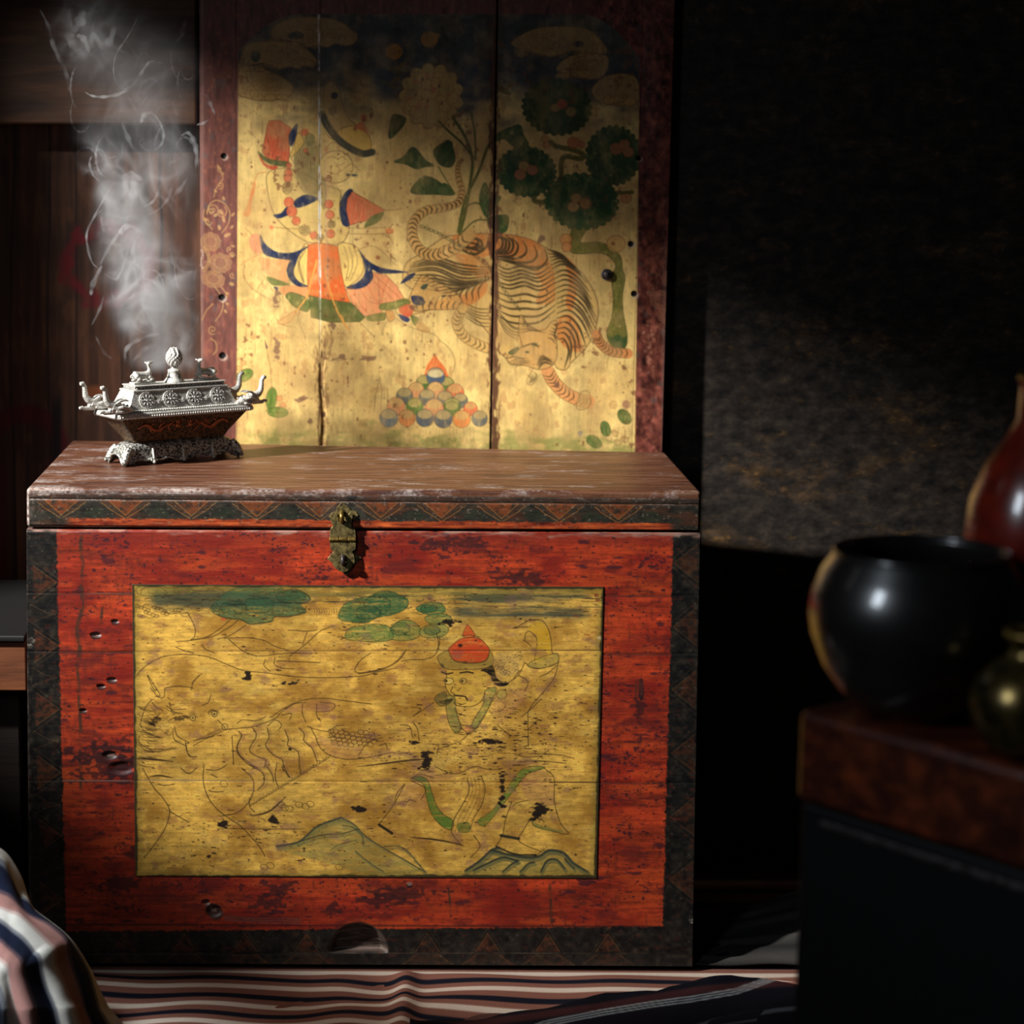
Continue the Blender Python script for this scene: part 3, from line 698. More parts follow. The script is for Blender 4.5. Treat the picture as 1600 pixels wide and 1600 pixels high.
    for mir in (0, 1):
        gx = (lambda x: x) if not mir else (lambda x: 1.08*(413 - x) + 3585.)
        cr = 'sl'; al = 1. if not mir else .55; col = GO if not mir else (168, 112, 80)
        g2 = lambda pts: [(gx(x), y + (300 if mir else 0)) for x, y in pts]
        oy = 300 if mir else 0
        for p in ([(205,40),(235,100),(250,150),(220,190),(190,240),(175,300)], [(120,440),(140,360),(200,325),(270,360),(305,430),(290,520),(240,590)], [(100,400),(90,470),(130,520),(165,560)], [(180,1020),(220,1070),(250,1130),(240,1220),(190,1300)], [(230,1020),(265,1060),(285,1110)], [(80,1290),(120,1210),(170,1160)], [(150,1440),(190,1470),(200,1530),(170,1570)]):
            cv.line(cr, g2(p), col, 1.5, .8*al)
        for cx, cy, r0, t, a0, sg in ((225,75,24,1.1,1,1), (228,205,30,1.2,2,-1), (165,400,44,1.4,0,-1), (150,420,30,1.2,3,1), (235,420,50,1.2,-1,1), (165,1370,38,1.4,1,1), (130,500,30,1.2,0,1), (300,720,22,1.1,2,1), (320,770,26,1.2,0,-1), (325,930,24,1.2,1,1)):
            curl(cr, gx(cx), cy+oy, r0, t, a0, -sg if mir else sg, 1.4, .8*al, col)
        for x, y, a, b, ro in ((215,60,14,8,1.2), (250,110,12,8,.5), (190,250,16,9,.8), (255,310,18,10,1.2), (190,445,20,12,-.5), (235,425,26,13,.6), (255,480,26,12,1.3), (220,545,22,13,1.4), (285,605,30,14,-.4), (330,440,20,10,-.8), (322,540,18,10,-.8), (330,695,18,9,.2), (325,770,18,10,.6), (320,1000,22,14,.3), (285,1160,16,10,.3), (270,1220,18,10,1.), (285,1075,14,9,.6), (110,480,20,10,.5)):
            petal(cr, gx(x), y+oy, a, b, -ro if mir else ro, .75*al, col)
        # half blossom
        for k2, (px_, py_, rx, ry) in enumerate(((150,660,78,70), (230,830,86,72), (170,960,90,64))):
            for f in (1., .8, .6):
                cv.ell(cr, gx(px_), py_+oy, rx*f, ry*f, (140, 96, 72), 0.25*al, .2, 9, .12, col, 1.1)
            for j in range(7): cv.line(cr, g2([(px_-rx*.6+j*rx*.2, py_-ry*.4), (px_-rx*.5+j*rx*.17, py_+ry*.1), (px_-rx*.4+j*rx*.14, py_+ry*.5)]), col, 1, .45*al)
        for f in (1., .84, .7):
            a = np.linspace(-1.5, 1.5, 20)
            cv.line(cr, g2(np.stack([80 + 66*f*np.cos(a), 800 + 100*f*np.sin(a)], -1)), col, 1.3, .8*al)
        for j in range(8): cv.ell(cr, gx(78 + 10*math.sin(j)), 730+oy+j*20, 8, 8, (206, 190, 160), .7*al)
    if True:
        for k in range(8): petal('c6', 1335 + 6*math.sin(k*2), -15+k*26, 9, 11, 0, .45, (190, 140, 110))
        for k in range(26): petal('c6', 1400 + r.normal()*28, 690 + r.uniform(0, 330), 12, 9, r.uniform(0, 3), .4, (190, 140, 110))
    cv.blend(k*0, (0, 0, 0))
    for x, y, q in ((347, 465, 5), (348, 556, 5.2), (350, 244, 4.4), (986, 381, 4.6), (991, 459, 4.6), (998, 247, 4)):
        cv.ell('px', x+1.5, y+2, q*1.35, q*1.25, (196, 172, 150), .55); cv.ell('px', x, y, q, q, (14, 10, 9))  # hole shade and rim highlights painted in as colour
    return cv
# ============================================================ paint on the chest front
def paint_picture():
    cv = Canvas(200, 906, 950, 1380, 1.4, (224, 176, 78))
    h, w, X, Y = cv.h, cv.w, cv.X, cv.Y
    INK = (62, 44, 22)
    n1 = fbm(h, w, 110, 80, 4, 51); n2 = fbm(h, w, 16, 8, 4, 52); n3 = fbm(h, w, 60, 2.5, 3, 53)
    cv.a *= (1 + .05*n1 + .045*n2 + .035*n3)[..., None]
    cv.blend(np.clip(.22 + .32*fbm(h, w, 60, 46, 5, 54), 0, .8), (160, 112, 40))
    cv.blend(sstep(.5, 2.2, fbm(h, w, 24, 10, 4, 55))*.45, (150, 100, 62))
    cv.blend(sstep(.6, 2.2, fbm(h, w, 40, 14, 4, 56))*.4, (234, 196, 100))
    cv.blend(sstep(.6, 1.6, fbm(h, w, 1.6, 1.6, 2, 57))*.22, (120, 84, 50))
    cv.tex = .75*fbm(h, w, 46, 4, 4, 48) + .5*fbm(h, w, 6, 3, 3, 49); cv.tex0, cv.tex1 = .80, .26
    # smeared sky and clouds
    s1 = fbm(h, w, 90, 6, 4, 58)
    band = np.exp(-((Y-937-2*s1)/13)**2)*sstep(228, 250, X)*sstep(480, 420, X)
    cv.blend(np.clip(band*1.2, 0, .85), (62, 68, 54))
    band2 = (np.exp(-((Y-934)/8)**2) + np.exp(-((Y-957)/9)**2)*.9)*sstep(690, 730, X)*sstep(930, 900, X)
    cv.blend(np.clip(band2*(.75+.3*s1), 0, .85), (66, 72, 60))
    cv.blend(np.exp(-((Y-928)/10)**2)*np.clip(.35+.4*s1, 0, .6)*sstep(216, 240, X)*sstep(925, 900, X), (96, 92, 48))
    G1, G2 = (48, 92, 56), (112, 128, 62)
    for c, p, col, al in (('d1', [(620,130),(680,90),(760,60),(860,50),(980,60),(1020,90),(1090,85),(1160,115),(1180,150),(1120,180),(1150,210),(1140,235),(1050,250),(960,255),(940,285),(860,298),(800,300),(760,280),(700,270),(600,245),(560,200)], (56, 92, 62), .72),
                          ('d2', [(-120,270),(-90,180),(0,140),(70,125),(130,100),(200,95),(260,120),(310,150),(300,200),(220,240),(120,260),(40,290)], G1, .85),
                          ('d2', [(360,205),(420,170),(500,168),(545,205),(520,235),(430,240)], (58, 104, 62), .85), ('d2', [(415,262),(470,235),(550,240),(582,270),(545,300),(450,298)], (96, 124, 66), .75),
                          ('d2', [(200,335),(255,280),(330,280),(385,325),(370,385),(280,405),(200,390)], G2, .75), ('d2', [(380,350),(430,308),(520,302),(565,330),(530,375),(420,385)], (126, 136, 70), .7),
                          ('d2', [(-60,330),(30,310),(120,300),(205,325),(210,395),(100,412),(0,405),(-80,390)], (92, 122, 60), .75), ('d1', [(100,70),(220,60),(300,75),(420,70),(440,110),(300,120),(120,120)], (140, 128, 60), .5)):
        cv.poly(c, p, col, al, True, (40, 50, 30), .8)
    for cx, cy, rx, ry, c in ((860,180,90,50,'d1'),(1060,130,90,40,'d1'),(700,200,80,40,'d1'),(120,180,80,60,'d2'),(60,230,80,40,'d2'),(260,330,60,40,'d2'),(460,340,50,28,'d2'),(440,205,50,24,'d2')):
        cv.ell(c, cx, cy, rx, ry, (36, 76, 50), .35, 0, 9, .15, (38, 46, 28), .8)
    rs = np.random.default_rng(41)
    for k in range(70): # little scallops and brush streaks in the cloud bank
        cx, cy = rs.uniform(120, 1150), rs.uniform(70, 260); a = np.linspace(PI, 2*PI, 9) + rs.uniform(-.4, .4); q = rs.uniform(14, 38)
        cv.line('d1', np.stack([cx + q*np.cos(a), cy - q*.55*np.sin(a)*(1 if k % 2 else -1)], -1), INK, .9, .6)
    for k in range(46):
        cx, cy = rs.uniform(-100, 540), rs.uniform(110, 390); a = np.linspace(0, PI, 9) + rs.uniform(-.4, .4); q = rs.uniform(14, 36)
        cv.line('d2', np.stack([cx + q*np.cos(a), cy + q*.5*np.sin(a)], -1), (36, 52, 30), .9, .6)
    cv.blend(sstep(1.0, 2., fbm(h, w, 60, 2.6, 4, 47))*sstep(925, 932, Y)*sstep(966, 950, Y)*.7, (40, 44, 36))
    for x0, x1, y0, y1 in ((320,420,60,110), (1170,1340,200,240)):
        for k in range(12): cv.line('d1', [(x0+(x1-x0)*k/11,y0),(x0+(x1-x0)*k/11+6,(y0+y1)/2),(x0+(x1-x0)*k/11,y1)], INK, .8, .6)
    for p in ([(120,110),(130,80),(180,68),(240,70),(282,100),(270,125)], [(600,240),(640,262),(690,268),(740,268),(790,298),(860,294),(930,285),(960,255),(1050,255),(1140,222),(1152,190)], [(1000,105),(1080,82),(1150,110),(1182,150)], [(270,215),(300,235),(340,232),(380,212)], [(400,80),(520,95),(560,70),(640,90)]):
        cv.line('d1', p, INK, 1, .8)
    for k in range(16): cv.ell('d1', 100+(k*53) % 190, 190+(k*37) % 70, 14, 9, (150, 110, 60), .25, 0, 0, 0, INK, .7)
    D1 = [[(80,640),(130,580),(200,530),(280,500),(400,490),(540,505),(640,545),(760,590),(900,605),(1100,630),(1300,635),(1500,625),(1600,600),(1720,575)], [(410,225),(440,280),(460,330),(455,380),(430,400)],
          [(340,410),(420,405),(520,385),(600,340),(660,290),(690,265)], [(430,400),(560,380),(640,340),(700,300),(725,278)], [(600,395),(680,370),(780,305)], [(670,395),(720,440),(780,480),(860,500),(960,490),(1060,480),(1190,485)],
          [(640,390),(760,385),(880,400),(960,440),(1040,465)], [(340,445),(400,470),(450,480)], [(900,520),(890,560),(930,595)], [(960,510),(955,550),(1000,575),(1080,580)], [(970,530),(1100,535),(1240,542)], [(1480,540),(1460,580),(1480,605),(1600,590)], [(1560,480),(1500,520),(1470,560)],
          [(1050,500),(1120,450),(1180,400),(1240,345),(1330,310)], [(1130,430),(1160,350)], [(1040,340),(1080,340),(1150,345),(1220,340)], [(500,430),(530,460),(580,480)],
          # beast: horns, brow, cheek, mane
          [(165,620),(200,680),(240,740),(222,748),(180,700)], [(160,620),(190,690),(212,722)], [(270,705),(262,760),(210,752)], [(500,610),(450,660),(435,712)], [(485,620),(440,670)], [(270,700),(330,690),(400,692),(452,702)],
          [(190,770),(150,820),(130,880),(120,940),(180,990),(240,1010)], [(190,790),(220,822),(262,842)], [(300,790),(310,830),(350,835),(400,832)], [(280,810),(330,850),(380,860)], [(540,860),(560,838),(600,848)], [(600,900),(640,940),(650,962)],
          [(650,960),(740,950),(830,940),(960,890),(1000,850),(1080,800),(1150,790)], [(930,885),(1010,830),(1090,790),(1180,768),(1280,765),(1400,780),(1560,800)], [(1180,945),(1210,1000),(1240,1070),(1300,1120),(1400,1145),(1500,1140),(1600,1122),(1700,1100)],
          [(910,940),(960,900),(1000,930),(980,962)], [(110,1000),(110,1040),(170,1080),(260,1082)], [(100,1050),(180,1100),(340,1075)], [(110,1130),(200,1140),(320,1160)], [(400,1050),(410,1100),(432,1130)], [(320,960),(330,1020),(400,1062)], [(330,940),(350,1000),(420,1040)],
          [(1130,800),(1130,860),(1150,910)], [(1220,800),(1220,870),(1245,910)], [(1240,790),(1330,800),(1310,840),(1230,850)], [(1160,940),(1220,960),(1290,970),(1340,940),(1390,930)], [(1300,960),(1330,1010),(1400,1010)], [(1380,960),(1450,1000),(1540,1010),(1600,1030)],
          [(720,920),(760,900),(840,905),(900,880)], [(1000,870),(1060,860),(1050,900)], [(560,740),(540,790),(500,810)], [(240,860),(200,900),(210,940)], [(340,880),(300,900)], [(450,1030),(560,1000),(650,960)], [(450,1060),(520,1020),(580,1000)]]
    for p in D1: cv.line('d1', p, INK, 1.15, .85)
    r = np.random.default_rng(8)
    for k in range(20): cv.line('d1', [(470+k*9,1030-k*4),(476+k*9,1016-k*4)], INK, .8, .7)
    for k in range(60):
        x, y = r.uniform(85, 170), r.uniform(800, 1180); cv.line('d1', [(x,y),(x+24,y+r.uniform(6,20)),(x+r.uniform(40,110),y+r.uniform(8,30))], INK, 1.1, .55, True, True)
    for k in range(50):
        x, y = r.uniform(130, 330), r.uniform(740, 1060); cv.line('d1', [(x,y),(x+18,y+14),(x+40,y+8)], INK, .8, .5)
    for p in ([(730,970),(750,1000),(722,1060),(740,1120),(800,1170),(850,1200)], [(820,950),(842,1000),(800,1080),(830,1120),(900,1150),(890,1200)], [(910,950),(922,1010),(900,1060),(950,1120),(1005,1150),(1010,1220)],
              [(1020,960),(1042,1020),(1040,1060),(1102,1100),(1112,1180),(1120,1240)], [(1110,950),(1142,990),(1140,1030),(1192,1080),(1222,1160)], [(800,1180),(880,1230),(890,1290),(850,1340)], [(900,1180),(940,1240),(950,1290)], [(1010,1180),(1050,1260)]):
        cv.line('d1', p, (70, 54, 28), 1.7, .8)
        q = np.array(p) + (16, 6); cv.line('d1', q, (150, 104, 70), 3.2, .35)
    for x, y in ((445, 886), (580, 862)):
        cv.ell('d1', x, y, 17, 17, (206, 170, 84), 1, 0, 0, 0, INK, 1.1); cv.ell('d1', x, y, 6, 6, (26, 20, 14))
        for q in (26, 36): cv.line('d1', [(x-q,y+8),(x-q*.5,y-q*.8),(x+q*.5,y-q*.7),(x+q*.9,y+2)], INK, .8, .6)
    cv.ell('d1', 645, 942, 18, 20, (206, 170, 84), .6, 0, 0, 0, INK, 1); cv.ell('d1', 635, 270, 14, 10, (196, 80, 50), .8)
    for x, y in ((205,905), (190,925), (225,890), (370,890), (400,880), (350,895)): cv.ell('d1', x, y, 22, 10, (44, 30, 16), .9, .3, 5, .4)
    for k in range(30): cv.ell('d1', 1310+(k*41) % 280, 970+(k*29) % 90, 18, 15, (190, 140, 90), .25, 0, 0, 0, INK, .8)
    for k in range(70):
        x, y = r.uniform(350, 1500), r.uniform(760, 1190); cv.line('d1', [(x,y),(x+r.uniform(6,18),y-8),(x+r.uniform(18,34),y+r.uniform(-6,8))], INK, .7, .35)
    # pinkish glaze on the robe
    for c, p in (('d1', [(1010,830),(1150,790),(1280,770),(1340,800),(1300,850),(1140,840),(1060,860)]), ('d1', [(1230,1000),(1340,1040),(1500,1080),(1560,1130),(1400,1140),(1290,1110)]), ('d4', [(1010,260),(1150,210),(1220,300),(1225,420),(1150,440),(1060,400)]), ('d4', [(330,250),(500,230),(620,240),(520,290),(430,280)]), ('d2', [(850,780),(940,740),(1080,680),(1040,760),(920,900),(840,880)]), ('d4', [(230,330),(330,290),(400,330),(420,440),(300,460)])):
        cv.poly(c, p, (176, 116, 92), .32)
    # the seated man: hat, face, hair, collar
    OC = (176, 142, 60)
    cv.poly('d2', [(560,470),(600,420),(655,388),(745,388),(800,430),(818,470),(790,530),(700,542),(600,526)], (206, 70, 32), .95, True, (70, 40, 20), 1)
    for k in range(18): cv.line('d2', [(590+k*12,440-20*math.sin(k/17*PI)),(594+k*12,480),(596+k*12,528)], (170, 60, 30), .8, .4)
    cv.poly('d2', [(655,378),(670,320),(685,308),(712,340),(728,378)], (206, 76, 34), .95, True, (90, 40, 20), .9); cv.line('d2', [(640,378),(690,368),(760,382)], INK, 1, .8)
    cv.ell('d2', 638, 434, 16, 10, (40, 24, 24)); cv.ell('d2', 735, 402, 6, 6, (40, 24, 24))
    cv.poly('d2', [(498,500),(560,468),(600,530),(700,547),(796,530),(822,472),(842,510),(832,562),(740,582),(620,586),(538,576),(505,540)], (160, 132, 58), .9, True, INK, 1)
    for k in range(30): cv.line('d2', [(520+k*10.6,560-8*math.sin(k)),(524+k*10.6,545),(522+k*10.6,530)], (110, 92, 44), .8, .6)
    cv.ell('d2', 525, 560, 18, 8, (50, 50, 34), .9, .8)
    cv.poly('d2', [(545,590),(550,640),(547,690),(570,740),(604,762),(600,800),(650,818),(720,812),(770,780),(792,730),(800,600),(740,585),(620,590)], (220, 176, 66), .6)
    D2 = [[(545,590),(552,640),(545,690),(570,740),(602,760),(600,800),(650,816),(720,812),(770,780),(792,730)], [(590,690),(578,722),(600,737)], [(640,700),(620,720)], [(290,470),(230,540),(130,590),(0,612)], [(300,460),(260,520),(180,570),(60,600)],
          [(490,360),(500,430),(480,490),(420,520),(330,522),(270,532)], [(510,370),(505,430),(490,480)], [(470,790),(400,840),(350,872)], [(330,820),(390,830),(340,880)], [(1090,275),(1150,280),(1190,340),(1206,420),(1212,480),(1250,492),(1246,560),(1220,640),(1160,720),(1090,800),(1060,850)],
          [(1040,400),(1045,360),(1070,345),(1100,370),(1116,400),(1112,460),(1100,528)], [(1040,540),(1090,575),(1150,576),(1244,545)], [(990,320),(1040,290),(1085,272),(1130,276)], [(990,322),(1040,318),(1080,320)], [(1030,400),(1060,420),(1080,440)], [(1060,850),(1060,950),(1062,1060)], [(1020,880),(1080,830),(1140,770)], [(1240,560),(1180,610),(1130,630)],
          [(940,665),(1000,620),(1040,540)], [(970,640),(1010,590)], [(610,840),(640,940),(690,990)], [(600,980),(660,990),(720,960),(800,850),(840,750)], [(500,1080),(560,1060),(640,1030),(690,985)], [(340,910),(370,960),(380,1030)], [(260,930),(320,940),(340,1010)], [(130,1060),(170,1050),(180,1080)], [(870,930),(900,960),(960,1000)], [(640,930),(700,940),(740,950)], [(1000,620),(1060,660),(1040,720)], [(1120,900),(1060,960)], [(460,1050),(500,1060),(490,1110)]]
    for p in D2: cv.line('d2', p, INK, 1.15, .85)
    cv.line('d2', [(520,600),(555,612),(590,604)], (40, 28, 16), 2); cv.line('d2', [(635,606),(680,600),(718,606)], (40, 28, 16), 2.2)
    cv.ell('d2', 565, 657, 30, 20, (222, 186, 90), 1, 0, 0, 0, INK, 1); cv.ell('d2', 548, 656, 9, 10, (24, 18, 12)); cv.ell('d2', 655, 657, 22, 18, (190, 150, 76), 1, 0, 0, 0, INK, 1); cv.ell('d2', 648, 657, 9, 9, (30, 22, 14)); cv.ell('d2', 695, 665, 22, 12, (120, 86, 52), .7)
    cv.line('d2', [(598,745),(640,750),(668,755),(682,776)], (40, 28, 16), 2.2); cv.line('d2', [(620,795),(650,802),(670,795)], INK, 1)
    cv.poly('d2', [(763,590),(800,575),(836,558),(852,590),(862,630),(892,658),(942,665),(920,687),(870,687),(838,660),(820,620),(790,600)], (24, 20, 16), .97)
    cv.poly('d2', [(545,770),(560,745),(604,765),(612,850),(642,950),(600,975),(560,900)], (118, 120, 60), .75, True, INK, .8); cv.poly('d2', [(790,720),(830,698),(862,700),(846,760),(800,852),(740,952),(690,982),(720,900),(780,800)], (124, 130, 66), .7, True, INK, .9)
    cv.ell('d2', 895, 740, 32, 30, (150, 138, 70), .6, 0, 10, .2, INK, .7); cv.ell('d2', 690, 960, 34, 18, (186, 100, 70), .6)
    cv.poly('d2', [(475,770),(500,738),(545,725),(558,770),(592,766),(560,802),(510,812)], (88, 82, 42), .85, True, INK, .8); cv.poly('d2', [(500,790),(590,765),(560,800)], (44, 38, 24), .8)
    cv.poly('d2', [(1082,300),(1140,290),(1190,350),(1206,480),(1180,518),(1105,528),(1116,420),(1112,370),(1062,330)], (206, 158, 34), .75); cv.poly('d2', [(1090,530),(1200,490),(1248,490),(1240,545),(1150,575),(1060,565)], (150, 140, 66), .55, True, INK, .8)
    for k in range(34):
        x, y = r.uniform(850, 1010), r.uniform(480, 620); cv.line('d2', [(x,y),(x+12,y-10),(x+26,y),(x+14,y+12)], (84, 62, 44), .9, .6)
    cv.poly('d2', [(840,500),(960,470),(1010,540),(980,610),(890,620),(850,560)], (196, 164, 110), .35)
    # trousers, ribbons, sash and rocks
    GR = (84, 116, 42)
    cv.poly('d4', [(330,262),(400,254),(440,290),(462,360),(492,440),(532,490),(592,530),(582,587),(520,562),(460,492),(430,400),(410,310),(380,285)], GR, .9, True, INK, .9)
    cv.poly('d4', [(745,530),(830,470),(900,380),(960,280),(1020,212),(1100,188),(1165,200),(1080,227),(1030,262),(970,342),(900,432),(830,522),(780,562)], (100, 128, 48), .85, True, INK, .7)
    cv.poly('d4', [(620,550),(690,540),(697,597),(630,602)], (80, 108, 44), .9)
    for k in range(5): cv.line('d4', [(680+k*22,262-k*3),(690+k*23,340),(650+k*26,430),(600+k*28,520),(582+k*22,600)], (150, 104, 40), 1, .85)
    for p in ([(680,262),(692,340),(650,430),(598,520),(582,600),(640,680)], [(770,250),(792,330),(770,430),(722,515),(700,580)], [(290,300),(220,430),(130,550)], [(290,300),(240,360),(230,410)], [(330,280),(420,330),(390,400)], [(960,410),(920,520),(900,620),(860,690)], [(960,440),(1000,415),(1060,402)], [(1080,510),(1030,590),(1000,650),(1060,690),(1140,720)],
              [(860,690),(980,742),(1100,748),(1162,708)], [(1160,200),(1222,262),(1224,400),(1260,540),(1312,612),(1200,592),(1100,562),(1080,510)], [(480,190),(540,220),(620,235),(700,200),(740,190)], [(740,190),(820,210),(900,205)], [(1000,165),(1100,155),(1300,170)], [(1060,110),(1250,118),(1350,140)], [(970,110),(1040,130),(1150,125)], [(330,270),(380,240),(470,260)], [(0,120),(60,40),(150,10)], [(600,670),(660,690)], [(720,620),(760,690),(700,760)], [(1160,440),(1140,500),(1160,540)], [(300,420),(320,400),(360,410)]):
        cv.line('d4', p, INK, 1.15, .85)
    cv.line('d4', [(130,555),(210,608)], (36, 30, 20), 4.2, .9, False); cv.line('d4', [(890,622),(1002,642)], (40, 40, 30), 4.4, .9, False); cv.poly('d4', [(1080,520),(1140,560),(1290,600),(1200,595),(1110,570)], (104, 116, 56), .6)
    cv.line('d4', [(860,690),(980,738),(1110,742)], (38, 36, 28), 2.4, .9)
    RK = (78, 84, 62)
    cv.poly('d4', [(670,842),(760,780),(830,712),(900,730),(940,742),(1050,760),(1130,752),(1190,712),(1280,728),(1340,790),(1432,852),(1300,860),(800,860)], (150, 138, 72), .7)
    for p, wd in (([(670,842),(760,780),(830,715),(880,700)], 4), ([(830,715),(940,742),(1050,760),(1130,752),(1190,716),(1280,730),(1340,792),(1432,850)], 4), ([(720,840),(800,800),(900,760),(990,780)], 3), ([(900,850),(960,800),(1000,780)], 2.6), ([(1010,850),(1060,800),(1100,790)], 2.6), ([(1140,850),(1180,780),(1240,775),(1290,830)], 3), ([(1290,770),(1350,830)], 2.2)):
        cv.line('d4', p, (48, 54, 46), wd, .9); cv.line('d4', np.array(p)+(6, 14), RK, wd*1.8, .5)
    cv.poly('d3', [(960,695),(1100,660),(1230,560),(1370,508),(1450,552),(1520,622),(1600,690),(1700,760),(1860,850),(1600,870),(1300,800)], (150, 140, 76), .6)
    for p, wd in (([(970,690),(1100,665),(1160,620),(1230,562),(1370,510)], 3.4), ([(1370,510),(1450,552),(1520,622),(1620,690),(1760,770),(1900,852)], 2), ([(1110,660),(1250,620),(1380,610),(1480,580)], 1.6), ([(1380,560),(1440,570),(1500,620),(1510,680)], 1.4), ([(1460,720),(1560,800),(1640,850)], 1.4), ([(1640,690),(1760,700),(1900,850)], 1.6), ([(1300,720),(1360,680),(1470,650)], 1)):
        cv.line('d3', p, (62, 66, 52), wd, .85); cv.line('d3', np.array(p)+(8, 16), (100, 108, 70), wd*2, .35)
    D3 = [[(515,180),(510,280),(540,380),(600,460),(680,520),(740,560),(800,620),(860,690),(897,752)], [(620,500),(720,480),(790,420),(822,350),(820,270),(750,200)], [(800,390),(800,440),(832,475)], [(130,200),(200,320),(260,390),(300,470),(270,580),(190,700),(140,760)], [(300,470),(350,500),(420,540)],
          [(530,210),(600,212),(660,180)], [(545,340),(590,350),(640,345)], [(400,40),(420,120),(470,130)], [(370,200),(420,235),(470,200)], [(230,300),(270,310),(330,300)], [(560,240),(600,260)], [(690,0),(700,180)], [(750,0),(720,90),(770,160),(830,200)], [(970,170),(960,260),(980,320)], [(1000,190),(1040,250)]]
    for p in D3: cv.line('d3', p, INK, 1.3, .85)
    for k in range(26):
        t = k/25; x, y = 1290-490*t, 140+300*t
        cv.line('d3', [(x,y),(x+14,y-22)], INK, .9, .75)
    cv.line('d3', [(1290,140),(1050,290),(800,440)], INK, 1, .6)
    for x, y in ((1000,430),(1020,450),(1110,430),(1150,440),(1180,425),(1050,455),(890,820),(930,810),(1360,820),(640,300)): cv.ell('d3', x, y, 24, 18, (190, 150, 70), .2, .3, 0, 0, INK, .8)
    # flaked pigment: dense horizontal flecks over the middle and the foot of the picture
    den = 1.1*np.exp(-(((X-800)/130)**2 + ((Y-1150)/70)**2)) + .8*np.exp(-(((X-400)/190)**2 + ((Y-1310)/45)**2)) + .6*np.exp(-(((X-640)/200)**2 + ((Y-1190)/30)**2)) + .45*np.exp(-(((X-480)/160)**2 + ((Y-1010)/16)**2)) + .5*sstep(915, 930, Y)*sstep(990, 935, Y)*sstep(540, 600, X)
    fl = fbm(h, w, 11, 2.4, 5, 61, .62)
    cv.blend(sstep(2.25, 2.7, fl + 1.15*den)*.92, (44, 28, 20)); cv.blend(sstep(2.0, 2.7, fbm(h, w, 5, 2.4, 3, 62) + .6*den)*.5, (96, 62, 40))
    cv.blend(sstep(1.2, 2.4, fbm(h, w, 30, 20, 4, 63) + .5*den)*.35, (124, 84, 84))
    for x, y, rx, ry in ((457,1068,11,3.5), (454,1171,6,2.6), (666,1187,6,9), (350,1289,7,4), (427,1282,6,5), (386,1055,5,4), (845,1265,9,7), (838,1275,7,4), (785,1235,4,22), (770,1160,14,4), (560,1265,10,3), (640,1160,8,3), (700,975,10,4)):
        cv.blot(x, y, rx*1.15, ry*1.25, (36, 26, 20), .95, 1.)
    for p in ([(560,1198),(600,1193),(640,1188),(672,1186)], [(392,1275),(420,1268),(447,1245)], [(232,1214),(250,1212),(272,1216)], [(640,1308),(680,1312),(724,1320)], [(205,1185),(230,1186),(270,1190)]): cv.line('px', p, (40, 26, 18), 2.6, .85, True, True)
    cv.blend(sstep(.9, 1.8, fbm(h, w, 16, 10, 3, 64))*sstep(880, 900, X)*sstep(1010, 985, Y)*sstep(950, 965, Y)*.5, (150, 60, 40))
    for x, y in ((932, 930), (934, 938), (937, 997)): cv.ell('px', x, y, 4, 2.4, (120, 40, 34) if y < 990 else (240, 220, 190), .9)
    # board joints and vignetted margin
    for y0, y1, x0, x1, al in ((1018, 1016, 205, 945, .35), (1219, 1223, 205, 320, .2), (1219, 1223, 860, 945, .8), (1294, 1298, 340, 480, .4)):
        yy = y0 + (y1-y0)*(X-200)/750
        cv.blend(sstep(1.4, .4, np.abs(Y-yy))*al*sstep(x0-4, x0, X)*sstep(x1, x1-10, X), (60, 38, 26))
    cv.blend(sstep(1.2, .3, np.abs(Y-1219-(X-200)*.005))*sstep(470, 320, X)*.8, (206, 186, 150))
    e = np.minimum(np.minimum(X-207-(Y-913)*.011, 944-(Y-913)*.0285-X), np.minimum(Y-913-(X-207)*.0068, 1370.5-Y)) + .55*fbm(h, w, 18, 18, 4, 65)
    cv.blend(sstep(16, 2, e)*.4, (116, 104, 42)); cv.blend(sstep(4.5, 1.5, e)*.9, (48, 42, 26))
    return cv

